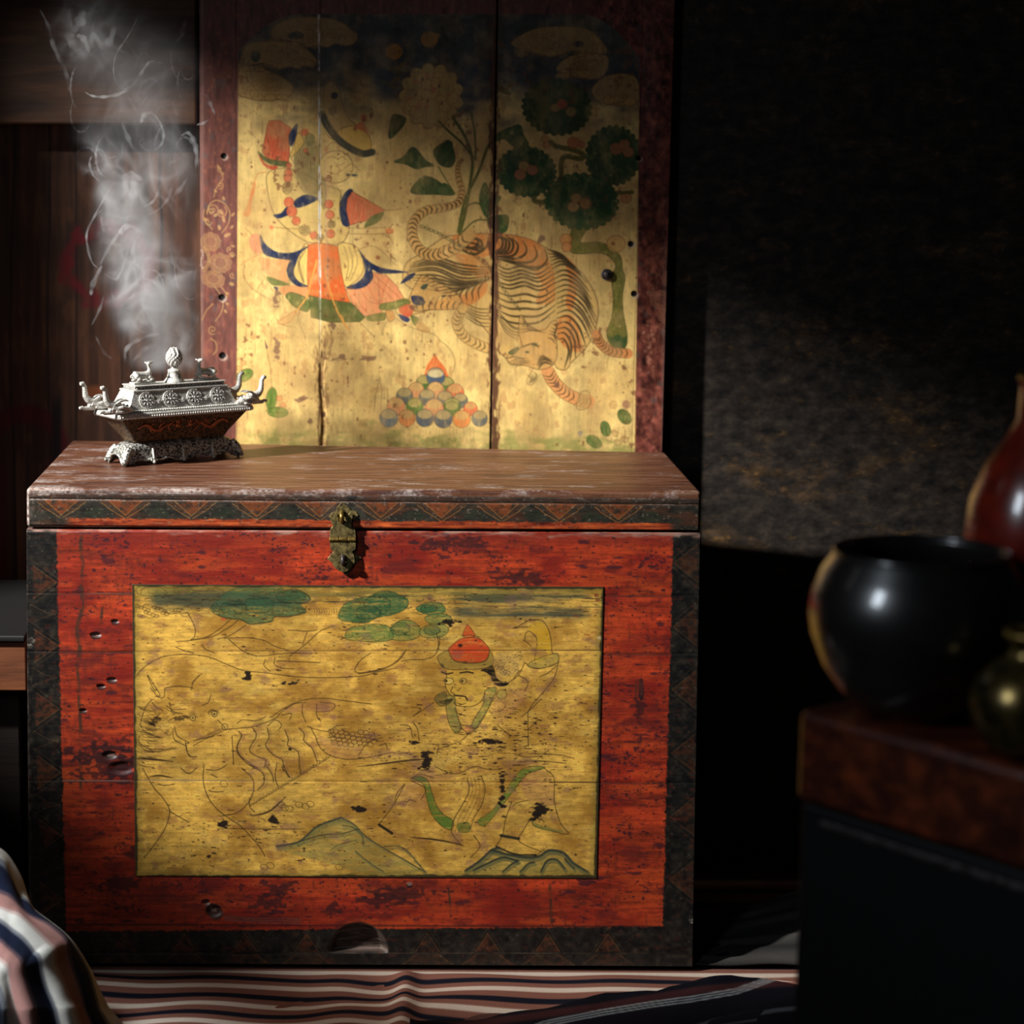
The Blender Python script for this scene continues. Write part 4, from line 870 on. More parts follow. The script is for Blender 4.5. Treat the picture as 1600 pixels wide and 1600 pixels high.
def paint_front():
    cv = Canvas(30, 818, 1106, 1516, 1.2, (166, 56, 27))
    h, w, X, Y = cv.h, cv.w, cv.X, cv.Y
    n1 = fbm(h, w, 117, 39, 4, 71); n2 = fbm(h, w, 52, 3.9, 4, 72); n3 = fbm(h, w, 7.8, 7.8, 3, 73)
    cv.a *= (1 + .07*n1 + .09*n2 + .05*n3)[..., None]
    cv.blend(np.clip(.22 + .36*fbm(h, w, 91, 33.8, 5, 74), 0, .85), (132, 30, 20))
    cv.blend(sstep(.7, 1.9, fbm(h, w, 44.2, 15.6, 5, 174))*.55, (92, 28, 28))
    cv.blend(sstep(.3, 1.8, fbm(h, w, 91, 26, 4, 75))*.55, (204, 80, 32))
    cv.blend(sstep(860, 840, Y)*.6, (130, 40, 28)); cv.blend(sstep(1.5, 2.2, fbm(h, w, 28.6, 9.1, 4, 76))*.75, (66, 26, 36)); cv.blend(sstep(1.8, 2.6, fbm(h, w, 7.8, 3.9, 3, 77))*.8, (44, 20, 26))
    cv.blend(sstep(1.3, 2.2, fbm(h, w, 5.2, 33.8, 3, 78))*.35, (96, 40, 30)); cv.blend(sstep(1.6, 2.4, fbm(h, w, 78, 2.08, 3, 79))*.35, (110, 30, 24))
    for x, wd, y0, y1 in ((126, 4, 830, 1240), (158, 3, 930, 1000), (1000, 4, 1060, 1120), (700, 3, 1380, 1440), (860, 4, 1375, 1450)):
        cv.blend(sstep(wd, wd*.3, np.abs(X-x-4*fbm(h, w, 78, 78, 2, int(x))))*sstep(y0, y0+15, Y)*sstep(y1, y1-15, Y)*np.clip(.5+.4*fbm(h, w, 6.5, 18.2, 3, int(x)+1), 0, .85), (62, 44, 30))
    for x, y, rx, ry in ((170,1190,44,24), (150,1178,40,12), (195,1205,20,18), (620,1395,46,7), (590,1406,30,6), (440,1388,20,7), (520,1420,8,10), (420,1410,24,10), (190,1380,26,10), (230,1330,22,12), (1000,1100,8,26), (820,905,30,9), (700,850,50,8)):
        cv.blot(x, y, rx*1.1, ry*1.2, (54, 24, 28), .85)
    for x, y, rx, ry in ((150,992,9,4), (180,971,6,3), (175,1062,8,3.5), (158,1072,7,3), (130,1110,6,2.6), (172,1180,8,4), (640,1381,5,4), (1002,1075,4,18)):
        cv.ell('px', x, y+2.5, rx, ry, (40, 22, 22), .9); cv.ell('px', x, y, rx*.9, ry*.7, (150, 122, 112) if y < 1070 and x < 200 or y > 1170 else (84, 40, 34), .85)
    cv.ell('px', 335, 1424, 15, 11, (52, 34, 30), .9, .7); cv.ell('px', 333, 1421, 7, 4, (130, 104, 96), .7, .7); cv.ell('px', 322, 1410, 7, 4, (90, 60, 54), .8, .8)
    for k in range(6): cv.line('px', [(350,1430+k*1.5),(400,1433+k*1.6),(470,1434+k*1.8)], (130, 96, 88) if k % 2 else (70, 30, 26), 1.2, .7)
    cv.blend(sstep(1.75, 2.3, fbm(h, w, 5, 3.2, 4, 179) + .5*fbm(h, w, 60, 40, 3, 180))*.85, (60, 24, 34))
    cv.blend(sstep(1.9, 2.5, fbm(h, w, 12, 2, 3, 183))*.6, (84, 30, 26))
    # joints between boards
    for y0, al, dark in ((926.5, .5, 0), (1018, .5, 1), (1219.5, .85, 0), (1443, .35, 1)):
        cv.blend(sstep(1.5, .5, np.abs(Y-y0-(X-40)*.0035))*al*np.clip(.6+.5*fbm(h, w, 78, 5.2, 3, int(y0)), 0, 1)*(sstep(420, 200, X) if not dark else 1), (176, 140, 124) if not dark else (46, 22, 20))
        cv.blend(sstep(1.8, .6, np.abs(Y-y0-1.5-(X-40)*.0035))*.6, (50, 22, 20))
    # dark border with lotus-petal triangles
    L = 88 + (Y-830)*.024; R = 1052 - (Y-830)*.026; B = 1455.5 - (X-100)*.008
    bo = np.maximum(np.maximum(L-X, X-R), Y-B) + .8*fbm(h, w, 5.2, 5.2, 3, 81)
    m = sstep(-1.2, 1.2, bo)
    d = np.array((24, 21, 18)) + np.array((9, 8, 6))*fbm(h, w, 10.4, 10.4, 4, 82)[..., None]
    cv.a = cv.a*(1-m[..., None]) + d*m[..., None]
    T1, T2 = (98, 48, 24), (140, 96, 52); cv.tex = .8*fbm(h, w, 10.4, 7.8, 4, 181) + .5*fbm(h, w, 3.9, 3.9, 3, 182); cv.tex0, cv.tex1 = .6, .35
    def tri(pts, al=.85):
        cv.poly('px', pts, T1, al, False)
        p = np.array(pts); cv.line('px', p[[0, 1, 2]], T2, 1.1, .7*al, False)
        c = p.mean(0); q = c + (p-c)*1.42; cv.line('px', q[[0, 1, 2]], T2, 1, .45*al, False)
    for k, y in enumerate(range(910, 1440, 99)):
        x = 46 + (y-830)*.022
        tri([(x+4,y-26),(x+41,y),(x+4,y+26)], .8); cv.line('px', [(x,y+34),(x+22,y+46),(x+40,y+50)], T2, 1, .5); cv.line('px', [(x,y+64),(x+22,y+54),(x+40,y+50)], T2, 1, .4)
    for k, y in enumerate(range(880, 1450, 99)):
        x = 1094 - (y-830)*.015
        tri([(x-3,y-30),(x-40,y),(x-3,y+30)], .55)
    for k, x in enumerate((194, 288, 383, 479, 668, 762, 856, 950)):
        b = 1487; tri([(x-19,b),(x,b-29),(x+19,b)], .75)
        cv.poly('px', [(x-44,1508),(x-22,1491),(x+22,1491),(x+44,1508)], (86, 50, 28), .55, False); cv.line('px', [(x-40,1508),(x-14,1490)], T2, .9, .5); cv.line('px', [(x+40,1508),(x+14,1490)], T2, .9, .5)
    cv.blend(sstep(1.3, .4, np.abs(Y-1489.5))*.5*np.clip(.6+.5*fbm(h, w, 78, 6.5, 3, 84), 0, 1), (140, 120, 100))
    cv.blend(m*sstep(1.7, 2.6, fbm(h, w, 3.9, 3.9, 3, 85))*.4, (120, 106, 94)); cv.blend(m*sstep(1.2, 2., fbm(h, w, 13, 7.8, 3, 86))*.5, (84, 36, 24))
    for x, y in ((48, 1010), (50, 1000), (1058, 836), (1082, 1440)): cv.ell('px', x, y, 5, 3.4, (190, 180, 168), .7, .5, 5, .5)
    # worn edges: along the top, the left arris
    cv.blend(sstep(834, 827, Y - (X-40)*.009 + 2*fbm(h, w, 20.8, 3.9, 3, 87))*np.clip(.55+.35*fbm(h, w, 33.8, 5.2, 3, 88), 0, .9), (172, 132, 118))
    cv.blend(sstep(6, 0, X-36-(Y-830)*.02+2*fbm(h, w, 3.9, 13, 3, 89))*.5, (120, 104, 92))
    # carved hand notch in the foot
    e = np.hypot((X-560)/47, np.clip((1487-Y)/46, -9, 9))
    nm = sstep(1.05, .92, e)*sstep(1490, 1486, Y)
    wd = np.array((66, 52, 46)) + np.array((22, 20, 19))*fbm(h, w, 23.4, 2.34, 4, 90)[..., None]
    cv.a = cv.a*(1-nm[..., None]) + wd*nm[..., None]
    cv.blend(nm*sstep(1480, 1488, Y+.06*(X-560))*.7, (150, 130, 118))
    return cv

def paint_band():
    cv = Canvas(30, 752, 1106, 840, 1.1, (44, 40, 32))
    h, w, X, Y = cv.h, cv.w, cv.X, cv.Y
    V = Y - (X-40)*.0085          # straighten the band
    cv.a *= (1 + .15*fbm(h, w, 10, 6, 4, 91))[..., None]
    cv.blend(sstep(.3, 1.6, fbm(h, w, 50, 12, 4, 92))*.6, (84, 44, 26))
    GO, OR = (176, 112, 52), (126, 62, 28); cv.tex = .8*fbm(h, w, 10, 6, 4, 191) + .5*fbm(h, w, 3, 3, 3, 192); cv.tex0, cv.tex1 = .7, .32
    for x in (96, 196, 299, 401, 500, 595, 690, 784, 874, 966):
        s = (x-40)*.0085
        cv.poly('px', [(x-42,779+s),(x-14,798+s),(x,806+s),(x+14,798+s),(x+42,779+s)], (82, 50, 32), .8, False)
        cv.poly('px', [(x-26,780+s),(x,803+s),(x+26,780+s)], OR, .9, False)
        cv.poly('px', [(x-22,777+s),(x,764+s),(x+24,777+s)], (98, 52, 28), .5, False)
        cv.line('px', [(x-26,781+s),(x,804+s),(x+26,781+s)], GO, 1.2, .75, False)
        cv.line('px', [(x-38,784+s),(x-30,789+s),(x-28,792+s),(x-2,808+s)], GO, 1.2, .8, False); cv.line('px', [(x+38,784+s),(x+30,789+s),(x+28,792+s),(x+2,808+s)], GO, 1.2, .8, False)
        cv.poly('px', [(x+34,802+s),(x+52,790+s),(x+68,802+s),(x+52,808+s)], (36, 48, 30), .6)
    cv.blend(sstep(1.2, .4, np.abs(V-780))*.7*np.clip(.6+.4*fbm(h, w, 80, 4, 3, 93), 0, 1), (150, 120, 92))
    cv.blend(sstep(779, 775, V)*.45, (66, 40, 30)); cv.blend(sstep(779, 772, V)*sstep(.6, 1.6, fbm(h, w, 10, 5, 3, 94))*.6, (104, 92, 86))
    st = sstep(808, 810, V + .8*fbm(h, w, 8, 3, 3, 95))*sstep(95, 120, X)*sstep(1058, 1040, X)
    c = np.array((168, 66, 28)) + np.array((22, 14, 6))*fbm(h, w, 30, 3, 4, 96)[..., None]
    cv.a = cv.a*(1-.93*st[..., None]) + c*.93*st[..., None]
    cv.blend(st*sstep(817, 822, V)*.55, (80, 34, 18)); cv.blend(st*sstep(1.2, 2., fbm(h, w, 10, 3, 3, 97))*.6, (70, 24, 18))
    cv.blend(sstep(1.4, 2.2, fbm(h, w, 4, 2.4, 3, 98))*.6, (150, 132, 116)); cv.blend(sstep(60, 40, X + 6*fbm(h, w, 5, 8, 3, 99))*.6, (110, 98, 90))
    # bare, scuffed upper arris; its window highlight painted in, strongest at left
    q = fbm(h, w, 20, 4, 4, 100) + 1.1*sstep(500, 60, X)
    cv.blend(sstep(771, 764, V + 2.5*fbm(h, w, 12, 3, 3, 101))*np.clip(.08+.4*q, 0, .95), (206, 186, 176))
    cv.ell('px', 550, 776, 8, 6, (22, 20, 18), .9); cv.ell('px', 515, 800, 14, 14, (84, 80, 80), .4); cv.ell('px', 560, 802, 12, 12, (84, 72, 70), .4)
    return cv
KEYW = 1150
# ============================================================ materials
LOCAL = set()
def attach(o, parent):
    o.parent = parent
    if parent.type == 'EMPTY' and parent.name not in LOCAL:
        o.matrix_parent_inverse = Matrix.Translation(-Vector(parent.location))

_b = MB.build
def _build(s, name, mat, parent=None, **k):
    o = _b(s, name, mat, None, **k)
    if parent: attach(o, parent)
    return o
MB.build = _build
_g = grid_mesh
def grid_mesh(name, P, mat, parent=None, **k):
    o = _g(name, P, mat, None, **k)
    if parent: attach(o, parent)
    return o

M_board = paint_mat('board paint', .5, (60, 60, 6), 2.2, .35, .4, .16)
M_front = paint_mat('chest paint', .48, (8, 60, 60), 2.5, .5, .45, .25)
M_pict = paint_mat('picture paint', .42, (16, 60, 90), 2.5, .4, .45, .16)
M_dark = wood_mat('dark timber', (16, 12, 10), (30, 22, 17), (48, 33, 24), (1, 14, 14), 6, .6)
M_side = wood_mat('chest side wood', (34, 14, 10), (60, 24, 15), (84, 36, 20), (14, 2, 14), 5, .5)
M_brass = metal_mat('old brass', (170, 140, 72), (92, 72, 34), .75, .38, 260, .3)
M_brass2 = metal_mat('dull brass', (150, 132, 82), (70, 60, 36), .55, .45, 220, .5)
M_iron = metal_mat('black iron', (88, 80, 80), (40, 36, 36), .6, .45)
M_silver = metal_mat('white metal', (212, 210, 203), (142, 139, 130), .28, .46, 620, .5, (.32, .6))
M_chased = metal_mat('chased white metal', (206, 205, 196), (48, 47, 43), .5, .40, 420, 1.0, (.42, .56))
M_bowl = metal_mat('dark chased bronze', (112, 88, 62), (38, 32, 26), .45, .45, 420, 1.0, (.42, .58))
M_copper = metal_mat('copper relief', (214, 122, 74), (140, 74, 44), .4, .4, 500, .4)

def lid_material():
    m, nt, b = mat_new('worn lid wood')
    v = coords(nt, (3, 40, 40)); f = noise(nt, v, 3, 9, .7, .3)
    col = ramp(nt, f, [(.30, (40, 23, 19)), (.44, (76, 44, 32)), (.56, (110, 70, 47)), (.70, (108, 86, 74))])
    v2 = coords(nt, (18, 42, 30)); g = noise(nt, v2, 1, 6, .7)
    t = N(nt, 'ShaderNodeTexCoord'); s = N(nt, 'ShaderNodeSeparateXYZ'); nt.links.new(t.outputs['Object'], s.inputs[0])
    def mr(sock, a, bb, c, d):
        n = N(nt, 'ShaderNodeMapRange'); n.inputs[1].default_value = a; n.inputs[2].default_value = bb; n.inputs[3].default_value = c; n.inputs[4].default_value = d
        nt.links.new(sock, n.inputs[0]); return n.outputs[0]
    def op(o, a, bb):
        n = N(nt, 'ShaderNodeMath', operation=o)
        for i, q in enumerate((a, bb)):
            if hasattr(q, 'is_output'): nt.links.new(q, n.inputs[i])
            else: n.inputs[i].default_value = q
        return n.outputs[0]
    edge = op('ADD', op('MULTIPLY', mr(s.outputs[1], .028, -.002, 0, .17), mr(s.outputs[0], .15, -.2, .25, 1)), mr(s.outputs[0], -.25, -.34, 0, .08))  # edge scuffs plus the arris highlight painted in, stronger toward the left
    wear_glint = mr(op('ADD', g, edge), .56, .70, 0, .85)
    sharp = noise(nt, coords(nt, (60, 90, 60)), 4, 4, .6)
    wear_glint = op('MULTIPLY', wear_glint, mr(sharp, .38, .58, .1, 1))
    c2 = mixc(nt, wear_glint, col, (176, 164, 158))
    nt.links.new(c2, b.inputs['Base Color']); b.inputs['Roughness'].default_value = .42
    b.inputs['Specular IOR Level'].default_value = .5
    bump(nt, b, op('ADD', f, op('MULTIPLY', sharp, .5)), .5, .0018)
    return m
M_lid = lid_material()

# ============================================================ the setting
o = MB().box((-2.4, -2.6, -.06), (2.2, 1.2, -.02)).build('floor', M_dark); tag(o, kind='structure')

def paint_wall():
    cv = Canvas(-40, -14, 340, 730, .6, (84, 54, 38))
    h, w, X, Y = cv.h, cv.w, cv.X, cv.Y
    cv.a *= (1 + .13*fbm(h, w, 5, 90, 4, 201) + .10*fbm(h, w, 40, 60, 3, 202))[..., None]
    cv.blend(np.clip(.2+.3*fbm(h, w, 12, 60, 4, 203), 0, .6), (60, 38, 30)); cv.blend(sstep(.8, 1.8, fbm(h, w, 10, 30, 4, 204))*.35, (124, 78, 46))
    for x, al in ((252, .9), (190, .35), (118, .8), (76, .8), (20, .8)): cv.blend(sstep(2.2, .7, np.abs(X-x-1.5*fbm(h, w, 40, 90, 2, x)))*al, (16, 11, 9))
    r = np.hypot((X-166)/66, (Y-412)/62) + .06*fbm(h, w, 8, 8, 3, 205)
    cv.blend(sstep(.24, .08, np.abs(r-.95))*.85*np.clip(.9+.3*fbm(h, w, 8, 16, 3, 206), 0, 1), (112, 20, 30))
    cv.blend(sstep(9, 3, np.abs(X-228-.12*(Y-400)+4*np.sin(Y/14)))*sstep(370, 385, Y)*sstep(475, 455, Y)*.7, (120, 22, 30))
    cv.blend(sstep(.3, .1, np.abs(np.hypot((X-40)/60, (Y-700)/60)-.9))*.7, (96, 14, 24)); cv.blend(sstep(15, 6, np.hypot(X-42, Y-650))*.5, (110, 16, 26))
    cv.blend(sstep(8, 5, np.abs(X-88))*sstep(610, 640, Y)*.8, (24, 18, 18)); cv.blend(sstep(14, 6, np.hypot((X-148)/1.3, (Y-612)))*.6, (170, 90, 46))
    return cv
cvw = paint_wall()
def painted_grid(name, cv, Y, x0, x1, z0, z1, px_step, mat, parent, back, relief=None, tail=None, hw=None):
    nx = max(int((x1-x0)*1500/px_step), 3); nz = max(int((z1-z0)*1480/px_step), 3)
    zz = np.linspace(z1, z0, nz)
    uu = np.linspace(0, 1, nx)
    XX = x0 + (x1-x0)*uu[None] + 0*zz[:, None]
    if hw: # tapering width
        f = ((z1-zz)/(z1-z0))[:, None]; XX = XX*(1 + hw*f)
    ZZ = zz[:, None] + 0*XX; YY = np.full_like(XX, Y)
    px, py = project(XX, YY, ZZ); col = cv.sample(px, py)
    if relief is not None: YY = YY + relief(px, py)
    P = np.stack([XX, YY, ZZ], -1)
    if tail is not None:
        e = P[-1:].copy(); e[..., 2] = tail; P = np.concatenate([P, e]); col = np.concatenate([col, col[-1:]])
    return grid_mesh(name, P, mat, parent, colors=col, back=back)
M_wallp = paint_mat('smoky wall boards', .6, (60, 60, 3), 1.5, .5, .3, .3)
o = painted_grid('wall_back', cvw, .425, -.46, -.17, .45, 1.07, 2, M_wallp, None, (0, .05, 0), tail=-.02); tag(o, kind='structure')
o = MB().box((-1.6, .43, -.02), (-.461, .47, 1.6)).build('wall_back', M_dark); tag(o, kind='structure')
zb = at_y(280, 196, .38)[1]
o = MB().box((-1.2, .385, zb), (-.196, .424, zb+.3)).build('trim_1', wood_mat('soot beam', (40, 26, 18), (66, 43, 28), (96, 62, 38), (1, 10, 10), 5, .6), bevel=.004); tag(o, kind='structure')

def soot_lacquer():
    m, nt, b = mat_new('sooty lacquer')
    v = coords(nt, (1, 1, 1.8)); a = noise(nt, v, 10, 10, .74, .1); c = noise(nt, coords(nt, (1, 1, 1.6)), 40, 5, .7)
    base = ramp(nt, c, [(.34, (20, 18, 17)), (.5, (40, 35, 31)), (.68, (64, 55, 47))])
    sp = ramp(nt, a, [(.52, (0, 0, 0, 1)), (.66, (1, 1, 1, 1))])
    sp2 = ramp(nt, noise(nt, v, 60, 3, .7), [(.52, (0, 0, 0, 1)), (.66, (1, 1, 1, 1))])
    k = mixc(nt, 1.0, sp, mixc(nt, .25, sp2, (1., 1., 1., 1.)), 'MULTIPLY')
    nt.links.new(mixc(nt, k, base, (122, 90, 50)), b.inputs['Base Color'])
    b.inputs['Roughness'].default_value = .5; b.inputs['Specular IOR Level'].default_value = .35
    bump(nt, b, c, .4, .002)
    return m
M_soot = soot_lacquer()
o = MB().box((-.169, .401, -.02), (1.6, .47, 1.6)).build('wall_back', M_soot); tag(o, kind='structure')
# ---------------- added unseen wall at left; window opening shaped to trim the key light
KEY = Vector((-2.25, -1.05, 2.15))
tgt = Vector((0, .2, .6)); dh = (tgt-KEY); dh.z = 0; dh.normalize(); ev = Vector((dh.y, -dh.x, 0)); org = KEY + dh*1.06
def onwall(p):
    d = Vector(p) - KEY; t = 1.06/d.dot(dh); q = KEY + d*t
    return (q-org).dot(ev), q.z
vt = onwall((.10, .372, .79))[1]
ul = onwall((-.285, .425, .65))[0]
ur = onwall((.35, -.2, .3))[0]
vb = onwall((-.2, 0, .05))[1]
wl = MB()
def wbox(u0, u1, z0, z1):
    p = [org + ev*u + dh*d for u, d in ((u0, -.03), (u1, -.03), (u1, .03), (u0, .03))]
    wl.hexa([(q.x, q.y, z0) for q in p] + [(q.x, q.y, z1) for q in p])
wbox(-.9, ul, -.02, 2.4); wbox(ur, .9, -.02, 2.4); wbox(ul, ur, vt, 2.4); wbox(ul, ur, -.02, vb)
a_, b_ = onwall((.30, .4, .917)), onwall((1.3, .4, .083))
tri_ = [a_, (a_[0], vt+.3), (b_[0]+.1, vt+.3), (b_[0]+.1, b_[1]), b_]  # added slanted panel, darkens the upper right of the back wall
pp = [org + ev*u_ + dh*d_ for d_ in (-.031, .031) for u_, _ in tri_]
n5 = len(tri_)
wl.add([(q.x, q.y, tri_[k % n5][1]) for k, q in enumerate(pp)], [tuple(range(n5)), tuple(range(n5, 2*n5))[::-1]] + [(k, (k+1) % n5, n5+(k+1) % n5, n5+k) for k in range(n5)])
o = wl.build('beam_mask_wall', M_dark); tag(o, kind='structure')

# ============================================================ painted board
board = thing('painted_board', 'tall yellow wooden board painted with a striped tiger, standing behind the red chest', 'painted board', (.09, .387, -.02))
cvb = paint_board()
def xb(px): return at_y(px, 400, .372)[0]
nb = lambda px, py: .0006*np.sin(px*.09)*np.sin(py*.011) + .0045*sstep(5, 1.5, np.abs(px-504-2*np.sin(py*.05)))*sstep(540, 600, py)*.5
def rel(px, py):
    d = nb(px, py)
    for x, y, q in ((347, 465, 5), (348, 556, 5.2), (350, 244, 4.4), (986, 381, 4.6), (991, 459, 4.6), (998, 247, 4)):
        d = d + .002*sstep(q+1, q-1.5, np.hypot(px-x, py-y))
    return d
ZT = 1.04
for nm, a, b in (('border_stile', 313.5, 370), ('plank', 370.2, 499.6), ('plank', 499.9, 769.6), ('plank', 773, 995.5), ('border_stile', 995.8, 1043)):
    o = painted_grid(nm, cvb, .372, xb(a), xb(b), .50, ZT, 1.0, M_board, board, (0, .026, 0), rel, tail=-.019)
    if nm == 'border_stile': o['label'] = 'dark red border with gilt scrolls'
bx = at(948, 429, .370)
mb = MB(); mb.m = Matrix.Translation(Vector((bx[0], .3715, bx[2]))) @ Matrix.Rotation(PI/2, 4, 'X')
mb.lathe([(.0066, 0), (.0068, .0015), (.0055, .003), (.0046, .0022), (.0040, .0024), (.0032, .0042), (.0016, .005)], 20)
mb.build('bolt', M_iron, board, smooth=True)

# ============================================================ red chest
chest = thing('storage_chest', 'red painted wooden chest with a yellow picture panel on its front and brass hasp', 'chest', (0, .16, 0))
ZB, ZL0, ZL1 = .4735, .4755, .5173
MB().hexa([(-.3560,.014,0),(.3560,.014,0),(.352,.285,0),(-.35,.355,0),(-.3500,.014,ZB-.001),(.3500,.014,ZB-.001),(.350,.285,ZB-.001),(-.346,.355,ZB-.001)]).build('body', M_side, chest, bevel=.002)
cvf = paint_front()
def relf(px, py):
    d = np.zeros_like(px)
    e = np.hypot((px-560)/47, np.clip((1487-py)/46, -9, 9))
    d += .011*sstep(1.02, .72, e)*sstep(1490, 1486, py)
    for y0 in (926.5, 1018, 1219.5, 1489.5): d += .0003*sstep(2.2, .6, np.abs(py-y0-(px-40)*.0035))
    for x, y, rx, ry in ((150,992,9,4), (180,971,6,3), (175,1062,8,3.5), (158,1072,7,3), (130,1110,6,2.6), (335,1424,13,9), (322,1410,7,4), (172,1180,12,6), (190,1200,20,10)):
        d += .0022*sstep(1.2, .5, np.hypot((px-x)/rx, (py-y)/ry))
    d += .003*sstep(833, 826, py)**2
    return d
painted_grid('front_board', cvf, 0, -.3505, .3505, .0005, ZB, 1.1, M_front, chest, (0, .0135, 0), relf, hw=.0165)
cvp = paint_picture()
o = painted_grid('picture_panel', cvp, -.0007, -.2412, .2512, .0986, .4160, 1.0, M_pict, chest, (0, .001, 0), lambda px, py: .0003*sstep(2, .6, np.abs(py-1219.5-(px-40)*.004)) + .0002*sstep(2, .6, np.abs(py-1017)))
o['label'] = 'yellow picture panel of a seated man and a horned beast'
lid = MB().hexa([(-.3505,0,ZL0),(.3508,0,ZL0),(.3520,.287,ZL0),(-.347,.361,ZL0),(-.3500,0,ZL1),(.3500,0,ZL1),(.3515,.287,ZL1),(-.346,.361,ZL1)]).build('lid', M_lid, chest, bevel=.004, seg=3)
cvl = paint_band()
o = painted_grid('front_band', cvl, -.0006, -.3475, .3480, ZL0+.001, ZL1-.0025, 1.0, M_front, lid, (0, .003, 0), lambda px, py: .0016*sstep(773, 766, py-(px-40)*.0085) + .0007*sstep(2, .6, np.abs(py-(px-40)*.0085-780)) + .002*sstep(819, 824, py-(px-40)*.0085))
o['label'] = 'dark band of orange triangles along the lid edge'
# the hasp
CROPS['hp'] = (500, 770, 11.43)
def hp(pts, Y): return [at_y(500+x/11.43, 770+y/11.43, Y) for x, y in pts]
def plate(pts, y0, y1): return MB().prism([(float(a), float(b)) for a, b in hp(pts, y0)], y0, y1)
hasp = plate([(390,165),(300,265),(290,345),(150,430),(200,480),(600,480),(690,400),(640,330),(560,320),(520,265)], -.0016, -.0005).build('hasp', M_brass2, chest, bevel=.0003)
plate([(240,1050),(130,1180),(220,1260),(480,1490),(640,1270),(740,1160),(600,1050)], -.0016, -.0005).build('keeper_plate', M_brass2, hasp, bevel=.0003)
plate([(190,390),(222,350),(300,350),(318,420),(340,520),(430,520),(470,420),(540,350),(582,372),(588,430),(560,540),(578,592),(630,632),(642,800),(178,800),(174,680),(200,625),(228,600),(200,520),(186,440)], -.0046, -.0032).build('upper_leaf', M_brass2, hasp, bevel=.0004)
plate([(180,875),(642,875),(636,1010),(575,1052),(612,1120),(624,1240),(560,1345),(480,1405),(420,1425),(330,1392),(252,1322),(220,1240),(214,1120),(240,1052),(190,1010)], -.0052, -.0036).build('lower_leaf', M_brass2, hasp, bevel=.0004)
for a, b in ((165, 330), (342, 488), (500, 642)):
    (x0, z0), (x1, _) = hp([(a, 838), (b, 838)], -.006)
    MB().tube([(x0, -.0046, z0), (x1, -.0046, z0)], .0023, 14).build('knuckle', M_brass, hasp, bevel=.0004)
for (ya, yb, xx, mt, pr) in ((345, 515, 388, M_brass, .0075), (1125, 1265, 412, M_iron, .0075)):
    pts = []
    for t in np.linspace(0, PI, 11):
        x, z = hp([(xx, (ya+yb)/2 - math.cos(t)*(yb-ya)/2)], -.004)[0]
        pts.append((float(x), -.0025 - pr*math.sin(t), float(z)))
    MB().tube(pts, .0024, 10).build('staple', mt, hasp, smooth=True)

# ============================================================ incense burner
BX, BY, BYAW = -.2115, .2065, math.radians(34)
burner = thing('incense_burner', 'ornate white metal incense burner with dragon handles standing on the red chest', 'incense burner', (BX, BY, ZL1+.0008), BYAW)
LOCAL.add(burner.name)
# foot: flared shell with a scalloped hem
def hem(hx, hy, t, ring):
    out = []
    for x, y, z in ring:
        fx, fy = abs(x)/hx, abs(y)/hy
        c = max(0, min(1, (min(fx, fy)-.72)/.2)); out.append(c)
    return out
rows = [(.0235,.0585,.0125), (.0215,.0640,.0158), (.018,.0680,.0174), (.013,.0702,.0182), (.008,.0722,.0190), (.0035,.0742,.0197), (0.0,.0762,.0206)]
def rr2(hx, hy, r, z, nx=28, ny=9, nc=5):
    P = []
    def seg(a, b, n): return [(a[0]+(b[0]-a[0])*i/n, a[1]+(b[1]-a[1])*i/n) for i in range(n)]
    P += seg((hx-r, hy), (-hx+r, hy), nx)
    for cx, cy, a0, nxt in ((-hx+r, hy-r, 90, None), (-hx+r, -hy+r, 180, None), (hx-r, -hy+r, 270, None), (hx-r, hy-r, 0, None)):
        P += [(cx+r*math.cos(math.radians(a0+90*k/nc)), cy+r*math.sin(math.radians(a0+90*k/nc))) for k in range(nc)]
        if a0 == 90: P += seg((-hx, hy-r), (-hx, -hy+r), ny)
        if a0 == 180: P += seg((-hx+r, -hy), (hx-r, -hy), nx)
        if a0 == 270: P += seg((hx, -hy+r), (hx, hy-r), ny)
    return P
rings = []
for z, hx, hy in rows:
    ring = []
    for x, y in rr2(hx, hy, .006, z):
        fx, fy = abs(x)/hx, abs(y)/hy
        corner = sstep(.80, .93, min(fx, 1))*sstep(.55, .85, min(fy, 1))
        if fy > .97: lift = .0062 - .0052*max(0, math.cos(x/hx*.93*PI*2))**6 + .0012*math.cos(x/hx*PI*8)
        else: lift = .0125*math.cos(y/hy*PI/2)**.6 if fy < 1 else 0
        lift = max(lift, 0)*(1-float(corner)); zz = max(z, lift)
        ring.append((x, y, zz))
    rings.append(ring)
base = MB().loft(rings, cap=False).loft([[(x*.9, y*.9, .0236) for x, y in rr2(.057, .012, .004, 0)], [(x, y, .0236) for x, y in rr2(.0585, .0125, .006, 0)]]).build('base', M_chased, burner, smooth=True, solid=.0016)
for x in (-.038, 0, .038):
    for s in (-1, 1):
        mb = MB().tube([(x, s*.0164, .0205), (x, s*.0188, .014), (x, s*.0200, .007), (x, s*.0214, .003)], [.0008, .0010, .0014, .0017], 8)
        mb.sphere((x, s*.0214, .0026), .0022); mb.sphere((x-.0032, s*.0206, .0045), .0014); mb.sphere((x+.0032, s*.0206, .0045), .0014)
        mb.build('drop_ornament', M_silver, base, smooth=True)
